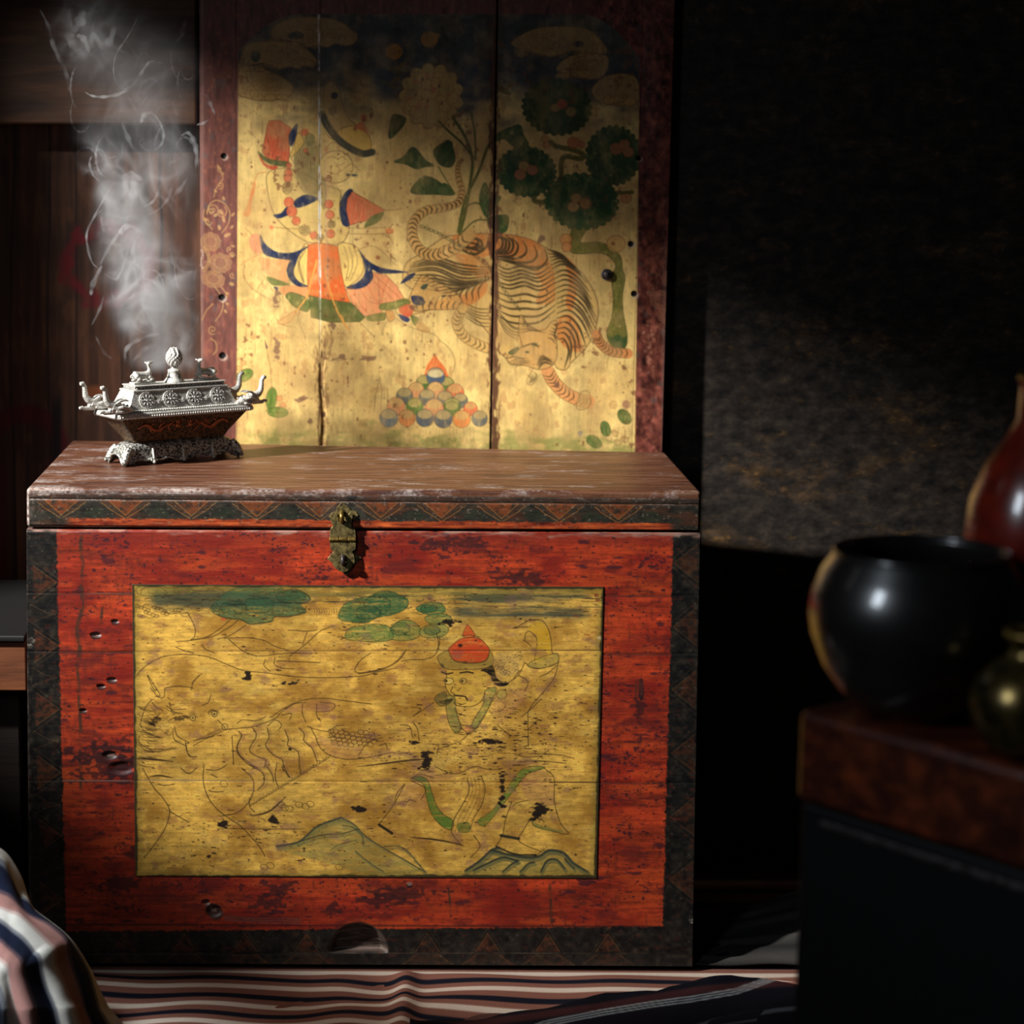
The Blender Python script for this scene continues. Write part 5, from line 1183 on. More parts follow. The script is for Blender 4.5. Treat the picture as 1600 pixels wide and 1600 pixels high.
for sx in (-1, 1):
    for sy in (-1, 1):
        mb = MB().tube([(sx*.0655, sy*.0152, .019), (sx*.0705, sy*.0176, .012), (sx*.0738, sy*.0192, .005), (sx*.0770, sy*.0212, .0012)], [.0036, .0044, .0040, .0018], 10)
        for k in range(3): mb.sphere((sx*(.0715+.0015*k), sy*(.0165+.0016*k), .012-.004*k), .0028)
        mb.build('foot', M_chased, base, smooth=True, remesh=.0006)
# bowl
bw = []
for z, hx, hy in ((.0232,.0575,.0114), (.0245,.0590,.0124), (.030,.0622,.0146), (.0505,.0795,.0238), (.052,.0810,.0246), (.0525,.0840,.0268), (.0535,.0855,.0278), (.0570,.0860,.0282), (.0582,.0850,.0274), (.0585,.0810,.0240)):
    bw.append(rrect(hx, hy, .0025, z))
bowl = MB().loft(bw).build('bowl', M_bowl, burner, bevel=0)
rim = MB().loft([rrect(.0852, .0276, .0025, .0524), rrect(.0866, .0288, .0028, .0536), rrect(.0869, .0291, .0028, .0572), rrect(.0856, .0279, .0026, .0590), rrect(.0780, .0220, .002, .0590), rrect(.0780, .0220, .002, .0524)])
rim.build('rim', M_silver, bowl, smooth=False, bevel=.0004)
mb = MB()
for s in (-1, 1):
    for k in range(56): mb.sphere((-.0838+k*.1676/55, s*.0290, .0546), .00125, 6, (1, .8, 1.5))
    for k in range(18): mb.sphere((s*.0867, -.0262+k*.0524/17, .0546), .00125, 6, (.8, 1, 1.5))
mb.build('beading', M_silver, bowl, smooth=True)
def face(x, v, off, s=-1): # point on the sloping long face of the bowl; v 0 bottom .. 1 top
    z = .030 + v*.0205; y = .0146 + v*.0092
    return (x, s*(y+off), z-off*.4)
for s in (-1, 1):
    for x0, dx in ((-.057, 1), (.057, -1)):
        pts = [face(x0+dx*t*.047, .52+.2*math.sin(t*9.4)*(1-.3*t), .0007, s) for t in np.linspace(0, 1, 26)]
        mb = MB().tube(pts, [.0006+.0012*math.sin(PI*min(t*1.2+.08, 1)) for t in np.linspace(0, .92, 26)], 8)
        hx = x0+dx*.049
        mb.sphere(face(hx, .56, .0007, s), .0026, 8); mb.sphere(face(hx+dx*.003, .50, .0008, s), .0016, 8)
        for a in ((-.003, .3), (.001, .36), (.004, .22)): mb.tube([face(hx, .6, .0008, s), face(hx+dx*a[0], .6+a[1], .0006, s)], [.0009, .0003], 6)
        for t in (.3, .55, .8):
            b0 = x0+dx*t*.047
            for q in (-.34, .3): mb.tube([face(b0, .52, .0008, s), face(b0+dx*.003, .52+q*.7, .0007, s), face(b0+dx*.006, .52+q, .0006, s)], [.0009, .0007, .0004], 6)
        mb.build('dragon_relief', M_copper, bowl, smooth=True)
    r = np.random.default_rng(3+s); mb = MB()
    for k in range(46):
        x = r.uniform(-.062, .062); v = r.uniform(.08, .95); a = np.linspace(0, 4.6, 9); q = r.uniform(.0015, .0032); f = r.choice((-1, 1))
        if abs(x) > .056+v*.018: continue
        mb.tube([face(x+f*q*(1-t/6)*math.cos(t), v+q*(1-t/6)*math.sin(t)/.024, .0002, s) for t in a], .00045, 5)
    mb.build('scrollwork', M_bowl, bowl, smooth=True)
# lid
lf = lambda v: (.0700-v*.0100, .0212-v*.0062, .0600+v*.0218)
def lring(v, g=0): a, b, z = lf(v); return rrect(a+g, b+g, .0015, z)
blid = MB().loft([rrect(.0735, .0243, .002, .0590), rrect(.0745, .0252, .002, .0600), rrect(.0735, .0243, .002, .0612), lring(.06), lring(.93), lring(.96, .0012), lring(1.02, .0012), rrect(.0575, .0135, .001, .0825)]).build('lid', M_silver, burner, bevel=.0003)
LOCAL.add(blid.name)
mb = MB()
for s in (-1, 1):
    for k in range(50): mb.sphere((-.0725+k*.145/49, s*.0250, .0606), .0011, 6)
    for k in range(16): mb.sphere((s*.0742, -.0228+k*.0456/15, .0606), .0011, 6)
mb.build('beading', M_silver, blid, smooth=True)
# pierced gallery under the top plate
g = MB(); GZ0, GZ1 = .0826, .0862
for s in (-1, 1):
    n = 24
    for k in range(n):
        x0, x1 = -.0568+k*.1136/n, -.0568+(k+1)*.1136/n
        for a, b in ((GZ0, GZ1), (GZ1, GZ0)): g.tube([(x0, s*.0136, a), ((x0+x1)/2, s*.0139, (a+b)/2), (x1, s*.0136, b)], .00062, 5)
    for k in range(6):
        y0, y1 = -.0134+k*.0268/6, -.0134+(k+1)*.0268/6
        for a, b in ((GZ0, GZ1), (GZ1, GZ0)): g.tube([(s*.0570, y0, a), (s*.0570, y1, b)], .00062, 5)
g.build('gallery', M_silver, blid, smooth=True)
MB().loft([rrect(.0552, .0120, .001, .0824), rrect(.0552, .0120, .001, .0862)]).build('gallery_core', M_bowl, blid)
MB().loft([rrect(.0582, .0148, .001, .0860), rrect(.0586, .0152, .001, .0866), rrect(.0582, .0148, .001, .0872), rrect(.050, .0100, .001, .0872), rrect(.050, .0100, .001, .0868)]).build('top_plate', M_silver, blid, bevel=.0003)
# roundels and rosettes on the sloping lid faces
def lidface(x, v, s): # frame on a long face
    a, b, z = lf(v); n = Vector((0, s*.0218, .0062)).normalized()
    return Vector((x, s*b, z)) + n*.0004, n, Vector((1, 0, 0)), Vector((0, -s*.0062, .0218)).normalized()
for s in (-1, 1):
    for x in (-.0455, -.0155, .0150, .0450):
        p, n, u, w = lidface(x, .5, s); mb = MB(); R = .0090
        mb.torus(p, R, .00075, n, 30, 6); mb.torus(p+n*.0003, R*.80, .0006, n, 28, 6); mb.torus(p+n*.0002, R*.28, .0007, n, 14, 6); mb.sphere(p+n*.0004, .0013, 8)
        for k in range(8):
            a = k*PI/4; d = u*math.cos(a)+w*math.sin(a); q = u*math.cos(a+.39)+w*math.sin(a+.39)
            mb.tube([p+d*R*.28, p+d*R*.54+n*.0006, p+d*R*.80], [.0006, .0009, .0005], 6)
            mb.sphere(p+q*R*.62, .0008, 6); mb.sphere(p+q*R*1.0+n*.0006, .0006, 6)
        mb.build('wheel_roundel', M_silver, blid, smooth=True)
    for x in (-.0305, 0, .0300):
        p, n, u, w = lidface(x, .42, s); mb = MB(); mb.sphere(p+n*.0003, .0009, 6)
        for k in range(6):
            a = k*PI/3; mb.sphere(p+(u*math.cos(a)+w*math.sin(a))*.0019, .0010, 6, (1, 1, .8))
        for q in (-1, 1): mb.tube([p+u*q*.003, p+u*q*.0045+w*.0008, p+u*q*.0055-w*.0004], [.0006, .0008, .0003], 5)
        mb.build('rosette', M_silver, blid, smooth=True)
for s in (-1, 1): # end faces
    a, b, z = lf(.45); n = Vector((s*.0218, 0, .0100)).normalized(); p = Vector((s*a, 0, z)) + n*.0004; w = Vector((-s*.0100, 0, .0218)).normalized(); u = Vector((0, 1, 0))
    mb = MB().torus(p, .0055, .0006, n, 24, 6).sphere(p, .0012, 8)
    for k in range(6):
        d = u*math.cos(k*PI/3)+w*math.sin(k*PI/3); mb.tube([p+d*.001, p+d*.0034, p+d*.0052], [.0005, .0010, .0004], 6)
    mb.build('rosette', M_silver, blid, smooth=True)
# pine-cone finial
fin = MB()
n = 40; rings = []
for r_, z in ((.0112, .0870), (.0115, .0880), (.0100, .0895), (.0080, .0925), (.0070, .0960), (.0066, .0985), (.0074, .0995), (.0072, .1008), (.0050, .1016), (.0026, .1032), (.0026, .1046)):
    rings.append([((r_*(1+.05*math.cos(20*2*PI*k/n) if .087 < z < .099 else r_))*math.cos(2*PI*k/n) if False else r_*(1+(.06*math.cos(20*2*PI*k/n) if .0868 < z < .0990 else 0))*math.cos(2*PI*k/n), r_*(1+(.06*math.cos(20*2*PI*k/n) if .0868 < z < .0990 else 0))*math.sin(2*PI*k/n), z) for k in range(n)])
fin.loft(rings)
finial = fin.build('finial', M_silver, blid, smooth=True)
cone = MB(); pr = lambda t: .0083*math.sin(PI*t**.85)**.75 + .0006
cone.lathe([(max(pr(t)*.93, .0004), .1042+.0222*t) for t in np.linspace(0, 1, 18)], 24)
for i in range(11):
    t = .06+i*.084; m = max(4, int(13*math.sin(PI*t**.85)**.7))
    for k in range(m):
        a = 2*PI*(k+.5*(i % 2))/m; q = pr(t)*.95
        cone.sphere((q*math.cos(a), q*math.sin(a), .1042+.0222*t), .00165, 6, (.9, .9, 1.15))
cone.build('pine_cone', M_silver, finial, smooth=True)
# reclining deer
def deer(x, d, look):
    mb = MB(); mb.m = Matrix.Translation((x, 0, .0870)) @ Matrix.Rotation(0 if d > 0 else PI, 4, 'Z')
    mb.box((-.0135, -.0062, 0), (.0135, .0062, .0026))
    base_ = mb.build('plinth', M_silver, blid, bevel=.0006)
    mb = MB(); mb.m = Matrix.Translation((x, 0, .0896)) @ Matrix.Rotation(0 if d > 0 else PI, 4, 'Z') @ Matrix.Scale(1.12, 4)
    mb.tube([(-.0105,0,.0058), (-.0085,0,.0068), (-.004,0,.0066), (.002,0,.0064), (.0065,0,.0066), (.0088,0,.0068)], [.0022,.0042,.0036,.0036,.0042,.0030], 12)
    mb.tube([(.0070,0,.0078), (.0082,0,.0120), (.0070,0,.0155), (.0066,0,.0172)], [.0030,.0020,.0016,.0017], 10)
    hd = Vector((.0066, 0, .0178)); f = Vector((math.cos(look), math.sin(look), .22)).normalized(); sd = Vector((-f.y, f.x, 0)).normalized()
    mb.tube([hd-f*.0012, hd+f*.0006, hd+f*.0030, hd+f*.0056], [.0014,.0020,.0015,.0010], 10)
    for s in (-1, 1):
        mb.tube([hd+sd*s*.0012-f*.0004, hd+sd*s*.0030-f*.0014+Vector((0,0,.0012)), hd+sd*s*.0042-f*.0018+Vector((0,0,.0014))], [.0008,.0011,.0004], 6)
        mb.tube([(-.0085, s*.0030, .0060), (-.0050, s*.0048, .0030), (-.0090, s*.0050, .0012), (-.0050, s*.0054, .0009)], [.0030,.0022,.0013,.0010], 8)
        mb.tube([(.0062, s*.0028, .0050), (.0100, s*.0040, .0022), (.0062, s*.0048, .0010), (.0030, s*.0050, .0009)], [.0022,.0016,.0012,.0009], 8)
    mb.tube([(-.0112,0,.0075), (-.0128,0,.0058), (-.0126,0,.0040)], [.0012,.0012,.0006], 6)
    mb.build('deer_figure', M_silver, blid, remesh=.00055)
deer(-.0405, 1, .15); deer(.0405, -1, 1.5)
# dragon-head handles on the four corners
def handle(sx, sy):
    mb = MB(); mb.m = Matrix.Translation((sx*.0785, sy*.0240, .0585)) @ Matrix.Rotation(0 if sx > 0 else PI, 4, 'Z') @ Matrix.Rotation((-.0 if sx*sy < 0 else .0), 4, 'Z')
    T = mb.tube
    T([(-.012,0,.002), (-.006,0,.004), (.002,0,.006), (.009,0,.007), (.014,0,.0085)], [0.0027,0.0044,0.0054,0.0059,0.0049], 10)
    T([(.012,0,.010), (.0175,0,.0125), (.0205,0,.0165), (.0212,0,.0225), (.0218,0,.0275), (.0240,0,.0305), (.0268,0,.0300)], [0.0049,0.0041,0.0034,0.0028,0.0026,0.0027,0.0023], 10)
    T([(.010,0,.0035), (.0165,0,.0028), (.0222,0,.0025), (.0258,0,.0045)], [0.0037,0.0027,0.0023,0.0017], 8)
    mb.sphere((.0270,0,.0034), .0020, 8)
    for s in (-1, 1):
        mb.sphere((.0115, s*.0034, .0112), .0019, 8)
        T([(.0095, s*.0030, .0120), (.0050, s*.0040, .0150), (-.0010, s*.0046, .0160), (-.0055, s*.0040, .0145)], [0.0020,0.0017,0.0013,0.0007], 6)
        T([(.0080, s*.0042, .0070), (.0030, s*.0062, .0085), (-.0030, s*.0060, .0070), (-.0080, s*.0052, .0080)], [0.0022,0.0020,0.0016,0.0009], 6)
        T([(.0100, s*.0040, .0040), (.0040, s*.0056, .0030), (-.0040, s*.0050, .0022)], [0.0020,0.0020,0.0012], 6)
        T([(.0160, s*.0022, .0068), (.0166, s*.0022, .0046)], [0.0011,0.0006], 5)
        mb.sphere((.0180, s*.0024, .0135), .0014, 6)
    for k in range(4): mb.sphere((.007-.0042*k, 0, .0124-.0012*k), .0018, 6)
    mb.build('dragon_handle', M_silver, burner, remesh=.00055)
for sx in (-1, 1):
    for sy in (-1, 1): handle(sx, sy)

# ============================================================ stand, bowl, bottle and vase at the right
ZS = .5064
A = Vector(at_z(1246, 1107, ZS)); B = Vector(at_z(1600, 1204, ZS))
ed = (B-A).normalized(); pd = Vector((-ed.y, ed.x, 0))
if pd.y < 0: pd = -pd
M_redwood = wood_mat('polished red wood', (28, 12, 8), (62, 26, 15), (112, 50, 24), (2, 10, 14), 5, .3, .2, .6)
M_navy = plain_mat('dark navy lacquer', (7, 7, 9), .55, 0, .25)
stand = thing('side_chest', 'dark red wooden side chest with a flat top carrying the black bowl', 'chest', (A.x, A.y, -.02))
def sb(mb, u0, u1, v0, v1, z0, z1):
    q = [A + ed*u + pd*v for u, v in ((u0, v0), (u1, v0), (u1, v1), (u0, v1))]
    return mb.hexa([(p.x, p.y, z0) for p in q] + [(p.x, p.y, z1) for p in q])
sb(MB(), 0, .46, 0, .26, ZS-.064, ZS).build('lid', M_redwood, stand, bevel=.007, seg=4)
sb(MB(), .001, .45, .006, .25, -.02, ZS-.066).build('body', M_navy, stand, bevel=.003)
sb(MB(), .02, .44, .0030, .0065, ZS-.078, ZS-.073).build('moulding', M_iron, stand, bevel=.001)

M_black = plain_mat('black glaze', (26, 23, 22), .30, 0, .6, .6)
pc = at_z(1428, 1112, ZS+.001)
R = .0715
bowlp = thing('round_bowl', 'round black glazed bowl with a wide mouth standing on the dark red side chest', 'bowl', pc)
MB().lathe([(.030, .0), (.036, .001), (.048, .012), (.062, .032), (.0695, .052), (R, .066), (.0700, .080), (.0640, .096), (.0575, .1055), (.0565, .108), (.0545, .1085), (.0530, .106), (.0590, .094), (.0650, .078), (.0665, .064), (.0600, .036), (.045, .014), (.001, .008)], 72, pc).build('body', M_black, bowlp, smooth=True)
MB().torus((pc[0], pc[1], pc[2]+.1085), .0558, .0022, (0, 0, 1), 72, 10).build('rim', M_black, bowlp, smooth=True)

vz = at(1628, 895, pc[1]+.085)
vx, vy = vz[0], vz[1]
M_redlac = plain_mat('dark red lacquer', (112, 30, 16), .25, 0, .5, .5)
vase = thing('tall_vase', 'tall glossy dark red vase standing behind the black bowl', 'vase', (vx, vy, ZS+.001))
MB().lathe([(.030, 0), (.034, .002), (.036, .02), (.044, .05), (.0525, .085), (.0545, .105), (.0515, .130), (.042, .155), (.030, .172), (.0225, .186), (.0215, .205), (.0225, .214), (.019, .214), (.018, .19)], 64, (vx, vy, ZS+.001)).build('body', M_redlac, vase, smooth=True)
MB().torus((vx, vy, ZS+.216), .0212, .0024, (0, 0, 1), 48, 10).build('rim', M_brass, vase, smooth=True)

bt = at_z(1606, 1178, ZS+.001)
bottle = thing('brass_pot', 'small round dark brass pot with a narrow neck in front of the black bowl', 'pot', bt)
M_oldb = metal_mat('tarnished brass', (120, 100, 56), (46, 40, 26), .85, .28, 60, .15)
MB().lathe([(.018, 0), (.022, .001), (.030, .010), (.0365, .024), (.0375, .034), (.034, .046), (.024, .057), (.0165, .062), (.0145, .066), (.0145, .072), (.0165, .076), (.0150, .077), (.012, .074), (.012, .06)], 56, bt).build('body', M_oldb, bottle, smooth=True)
MB().torus((bt[0], bt[1], bt[2]+.0765), .0165, .0022, (0, 0, 1), 48, 10).build('rim', M_brass, bottle, smooth=True)

# ============================================================ cloths
def cloth_mat(name, s=1400, bs=.6):
    m, nt, b = mat_new(name)
    a = N(nt, 'ShaderNodeVertexColor', layer_name='paint')
    f = noise(nt, coords(nt, (1, 1, 1)), s, 2, .6); g = ramp(nt, f, [(.3, (.62, .62, .62, 1)), (.7, (1, 1, 1, 1))])
    nt.links.new(mixc(nt, 1.0, a.outputs['Color'], g, 'MULTIPLY'), b.inputs['Base Color'])
    b.inputs['Roughness'].default_value = .9; b.inputs['Specular IOR Level'].default_value = .1
    b.inputs['Sheen Weight'].default_value = .0
    bump(nt, b, f, bs, .001)
    return m
M_cloth = cloth_mat('striped wool')
WHT, PNK, NVY = np.array((214, 196, 178)), np.array((134, 88, 74)), np.array((20, 22, 34))

def stripes(ph):
    ph = ph % 1
    c = np.zeros(ph.shape + (3,)); c[:] = PNK
    def put(a, b, col, s=.025):
        w_ = sstep(a-s, a+s, ph)*sstep(b+s, b-s, ph); c[:] = c*(1-w_[..., None]) + col*w_[..., None]
    put(-.2, .12, WHT); put(.88, 1.2, WHT); put(.41, .645, NVY)
    return c
nx, ny = 420, 150
u = np.linspace(-.62, .75, nx)[None]; v = np.concatenate([np.linspace(.33, .02, 20), np.linspace(.018, -.24, ny-20)])[:, None]
XX = u + 0*v; VV = v + 0*u
front = sstep(.0, -.03, VV)
def cloth_z(X, V):
    wr = .0045*np.sin(X*21+1.5*np.sin(V*30))*np.sin(X*7.3+1) + .007*np.exp(-((X-.049-.05*V)/.012)**2) + .004*np.exp(-((X+.02)/.03)**2) + .004*np.exp(-((X-.26)/.05)**2) + .0035*np.exp(-((X+.17)/.05)**2)
    z = -.006 + sstep(.0, -.03, V)*(np.clip(wr, -.006, .02) + .002)
    return np.where(V > -.002, np.minimum(z, -.0035), z)
xmax = .75 + 0*VV; xmin = np.where(VV > .03, -.355, -.62)
XX = xmin + (xmax-xmin)*(XX+.62)/1.37
ZZ = cloth_z(XX, VV); YY = VV + 0
col = stripes(-(VV + .0085 + .006*np.sin(XX*6+.6)*front)/.0500)
o = grid_mesh('striped_cloth', np.stack([XX, YY, ZZ], -1), M_cloth, None, colors=col, back=(0, 0, -.003))
tag(o, 'striped pink, white and navy cloth spread flat beneath the red chest', 'cloth')

# navy cloth thrown over the right front
edge_px = [(640,1600),(720,1588),(780,1574),(850,1569),(910,1561),(945,1550),(1025,1547),(1045,1538),(1085,1530),(1140,1519),(1180,1519),(1216,1524),(1300,1534)]
ex = np.array([at_z(x, y, .010)[:2] for x, y in edge_px])
nx2, ny2 = 220, 90
xs = np.linspace(ex[0, 0], ex[-1, 0], nx2); ey = np.interp(xs, ex[:, 0], ex[:, 1])
t = np.linspace(0, 1, ny2)[:, None]
YY = ey[None] - t*.20; XX = xs[None] + 0*t
ZZ = cloth_z(XX, YY) + .0085 + .0075*sstep(0, .06, t) + .0022*np.sin(XX*38+t*5)*sstep(0, .1, t) + .001*np.sin(XX*90)*sstep(.0, .05, t)*sstep(.3, .1, t)
px, py = project(XX, YY, ZZ)
col = np.zeros(XX.shape+(3,)); col[:] = (9, 11, 21)
def seam(pts, wd, c, al):
    p = np.array(pts, float); yy = np.interp(px, p[:, 0], p[:, 1]); k = (sstep(wd, wd*.4, np.abs(py-yy))*al)[..., None]
    col[:] = col*(1-k) + np.array(c)*k
seam([(640,1612),(800,1592),(930,1574),(1100,1546),(1216,1536),(1300,1535)], 9, (70, 34, 32), .8)
for dy in (-4, 0, 4): seam([(760,1630),(850,1600+dy),(940,1582+dy),(1020,1569+dy),(1080,1561+dy),(1150,1549+dy),(1190,1535+dy),(1216,1524+dy),(1300,1500)], 1.7, (170, 178, 178), .75)
seam([(1060,1612),(1120,1594),(1216,1578),(1300,1570)], 5, (110, 116, 122), .6)
o = grid_mesh('navy_cloth', np.stack([XX, YY, ZZ], -1), M_cloth, None, colors=col, back=(0, 0, -.0025))
tag(o, 'dark navy cloth with thin pale lines lying over the striped cloth at the right', 'cloth')

# grey cloth ruckled up right of the chest foot
tp = [(1086,1503),(1120,1497),(1160,1486),(1200,1472),(1240,1458),(1300,1440)]; lo_ = [(1086,1507),(1120,1507),(1160,1506),(1200,1505),(1240,1504),(1300,1503)]
xs = np.linspace(.3605, .56, 60); xu = np.linspace(0, 1, 60)[None]; rise = np.interp(np.linspace(0, 1, 60), [0, .15, .35, .6, .8, 1], [.004, .008, .018, .034, .046, .055])
t = np.linspace(0, 1, 40)[:, None]
YY = .008 + .13*t + 0*xs[None]; ZZ = -.002 + rise[None]*np.sin(np.clip(t*1.25, 0, 1)*PI/2)**.8 + .0012*np.sin(t*40+xs[None]*60); XX = .3605 + xu*.20 + 0*t
col = np.zeros(XX.shape+(3,)); k = (.5+.5*np.sin(t*26+xs[None]*14))[..., None]; col[:] = np.array((44, 43, 42))*(1-k) + np.array((74, 71, 68))*k
o = grid_mesh('grey_cloth', np.stack([XX, YY, ZZ+.003], -1), M_cloth, None, colors=col, back=(0, 0, -.002))
tag(o, 'grey striped cloth rucked up beside the right foot of the red chest', 'cloth')

# blanket roll in the near left corner: stripes follow the fold
k_ = 6.667
def bl(pts): return np.array([(x/k_, 1340+y/k_) for x, y in pts])
curves = [bl(c) for c in (
    [(-120,-110),(0,-60),(100,50),(200,230),(258,430),(325,558),(486,686),(616,784),(728,896),(808,1010),(870,1112),(930,1220),(1010,1400),(1110,1590)],
    [(-120,0),(0,60),(60,180),(130,340),(170,420),(260,470),(318,562),(480,692),(610,790),(718,902),(798,1017),(858,1122),(905,1230),(950,1400),(1000,1590)],
    [(-120,350),(0,390),(100,440),(200,560),(300,640),(480,715),(600,802),(676,890),(692,1000),(750,1200),(820,1400),(860,1590)],
    [(-120,530),(0,560),(100,600),(180,620),(280,710),(400,830),(500,930),(540,980),(560,1150),(640,1350),(700,1500),(750,1590)],
    [(-120,630),(0,690),(100,770),(200,840),(290,940),(340,1010),(390,1040),(410,1180),(460,1350),(520,1480),(570,1590)],
    [(-120,820),(0,900),(60,960),(150,1040),(200,1100),(230,1250),(280,1420),(340,1590)],
    [(-120,990),(0,1080),(60,1130),(80,1250),(120,1420),(180,1590)],
    [(-160,1140),(-80,1220),(-40,1330),(0,1460),(20,1590)],
    [(-300,1300),(-240,1400),(-200,1500),(-160,1590)])]
K = 70; res = []
for c in curves:
    c = crom(c, False, 6); d = np.concatenate([[0], np.cumsum(np.hypot(*np.diff(c, axis=0).T))])/1
    tt = np.linspace(0, d[-1], K); res.append(np.stack([np.interp(tt, d, c[:, 0]), np.interp(tt, d, c[:, 1])], -1))
res = np.array(res)
cols_ = [(196,190,178), (22,28,46), (156,112,104), (204,198,188), (22,28,46), (156,112,104), (204,198,188), (22,28,46)]
rowsP, rowsC = [], []
SUB = 9; nb_ = len(res)-1
for i in range(nb_):
    for j in range(SUB):
        f = j/SUB; g = i+f
        rowsP.append(res[i]*(1-f)+res[i+1]*f)
        a = np.array(cols_[i], float); b = np.array(cols_[max(i-1, 0)], float)
        rowsC.append(a if f > .12 else (a+b)/2)
rowsP.append(res[-1]); rowsC.append(np.array(cols_[-1], float))
rowsP = np.array(rowsP); G = len(rowsP)
dep = -.255 - .19*np.sin(np.linspace(0, 1, G)*PI/2)[:, None] - .015*np.linspace(0, 1, K)[None] + .006*np.sin(np.linspace(0, 26, G))[:, None]*np.linspace(0, 1, K)[None]
Xb, Zb = at_y(rowsP[..., 0], rowsP[..., 1], dep)
P = np.stack([Xb, dep, Zb], -1)
# carry the cloth on down to the floor, and round behind the fold
nrow = 14
ext = [P]
last = P[:, -1:]; drop = []
for q in range(1, nrow+1):
    e_ = last.copy(); e_[..., 2] = last[..., 2]*(1-q/nrow) + .004*q/nrow; e_[..., 0] += .045*q/nrow*np.linspace(1, 0, G)[:, None]; drop.append(e_)
P = np.concatenate([P]+drop, 1)
back_ = []
for q in range(5, 0, -1):
    e_ = P[:1].copy(); e_[..., 1] += .015*q; e_[..., 0] -= .006*q*q; e_[..., 2] = np.maximum(e_[..., 2] - .010*q*q, .003); back_.append(e_)
P = np.concatenate(back_+[P], 0)
Cc = np.repeat(np.concatenate([np.repeat(np.array([cols_[0]], float), 5, 0), np.array(rowsC)])[:, None], P.shape[1], 1)
P[..., 2] = np.maximum(P[..., 2], .003)
o = grid_mesh('striped_blanket', P[:, ::-1], M_cloth, None, colors=Cc[:, ::-1])
q = o.modifiers.new('thick', 'SOLIDIFY'); q.thickness = .004; q.offset = -1 if False else 1
q = o.modifiers.new('soft', 'SUBSURF'); q.levels = 1; q.render_levels = 1
tag(o, 'bunched blanket with broad white, pink and navy stripes in the near left corner', 'blanket')

# low bench left of the chest with a cloth hanging off it
bench = thing('low_bench', 'low brown wooden bench half hidden behind the left side of the red chest', 'bench', (-.6, .14, -.02))
zt, zb2 = at_y(20, 1003, .06)[1], at_y(20, 1080, .06)[1]
M_bench = wood_mat('bench wood', (62, 34, 20), (104, 60, 36), (136, 82, 48), (1, 10, 10), 6, .55)
MB().box((-1.1, .06, zb2), (-.362, .085, zt)).build('front_rail', M_bench, bench, bevel=.002)
MB().box((-1.1, .055, zt+.0005), (-.362, .36, zt+.008)).build('seat', plain_mat('shaded seat wood', (12, 10, 10), .6), bench, bevel=.002)  # near-black colour stands in for the seat being unlit
for x in (-1.08, -.42): MB().box((x, .09, -.019), (x+.045, .13, zt-.001)).build('leg', M_dark, bench, bevel=.002)
xs = np.linspace(-.50, -.368, 60)[None]; t = np.linspace(0, 1, 50)[:, None]
z0, z1 = at_y(20, 1216, -.03)[1], .004
YY = -.03 + .010*np.sin(xs*90) - .03*t; ZZ = z0 + (z1-z0)*t + 0*xs; XX = xs + .02*t - .0*t
ph = (xs*26 + .6*t) % 1; col = np.zeros(XX.shape+(3,)); col[:] = (24, 24, 30); kk = (sstep(.1, .16, ph)*sstep(.34, .28, ph))[..., None]*np.ones_like(XX)[..., None]; col = col*(1-kk)+np.array((150, 140, 132))*kk
o = grid_mesh('hanging_cloth', np.stack([XX-.02, YY, ZZ], -1), M_cloth, None, colors=col, back=(0, .003, 0))
tag(o, 'dark cloth with narrow grey stripes behind the bunched blanket at the left', 'cloth')

# ============================================================ light
L = bpy.data.lights.new('window light', 'SPOT'); L.energy = KEYW; L.shadow_soft_size = .065
L.spot_size = math.radians(35); L.spot_blend = 1.; L.color = (1., .975, .94)
lo = bpy.data.objects.new('window_light', L); C.objects.link(lo); lo.location = KEY
lo.rotation_euler = (Vector((-.09, .372, .63)) - KEY).to_track_quat('-Z', 'Y').to_euler()
A2 = bpy.data.lights.new('pot highlight lamp', 'AREA'); A2.shape = 'RECTANGLE'; A2.size = .19; A2.size_y = .30; A2.energy = 1.9; A2.spread = math.radians(130); A2.color = (.80, .90, 1.)  # added cool lamp, gives the pots their highlights and a slight fill
ao = bpy.data.objects.new('pot_highlight_lamp', A2); C.objects.link(ao); ao.location = (-.52, -1.37, 1.06)
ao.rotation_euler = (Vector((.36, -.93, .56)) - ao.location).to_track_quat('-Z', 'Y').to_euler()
B2 = bpy.data.lights.new('blanket fill lamp', 'SPOT'); B2.energy = 120; B2.spot_size = math.radians(27); B2.spot_blend = .8; B2.shadow_soft_size = .08; B2.color = (.86, .94, 1.)  # added cool spot, there only to brighten the blanket
bo_ = bpy.data.objects.new('blanket_fill_lamp', B2); C.objects.link(bo_); bo_.location = (-.70, -.78, .95)
bo_.rotation_euler = (Vector((-.40, -.42, .12)) - bo_.location).to_track_quat('-Z', 'Y').to_euler()
W = bpy.data.worlds.new('room'); SC.world = W; W.use_nodes = True
W.node_tree.nodes['Background'].inputs[0].default_value = (.75, .85, 1, 1); W.node_tree.nodes['Background'].inputs[1].default_value = .004

# ============================================================ camera
cam = bpy.data.cameras.new('camera'); co = bpy.data.objects.new('camera', cam); C.objects.link(co); SC.camera = co
cam.sensor_width = 36; cam.lens = F/1600*36; cam.shift_x = (800-PX)/1600; cam.clip_start = .05; cam.clip_end = 50
co.matrix_world = Matrix.Translation(Vector(EYE)) @ Matrix.Rotation(PI/2 - TILT, 4, 'X') @ Matrix.Rotation(ROLL, 4, 'Z')
cam.dof.use_dof = True; cam.dof.focus_distance = 2.42; cam.dof.aperture_fstop = 5.0
SC.view_settings.view_transform = 'Standard'; SC.view_settings.look = 'None'; SC.view_settings.exposure = 0; SC.view_settings.gamma = 1
try: SC.view_settings.use_curve_mapping = False
except Exception: pass
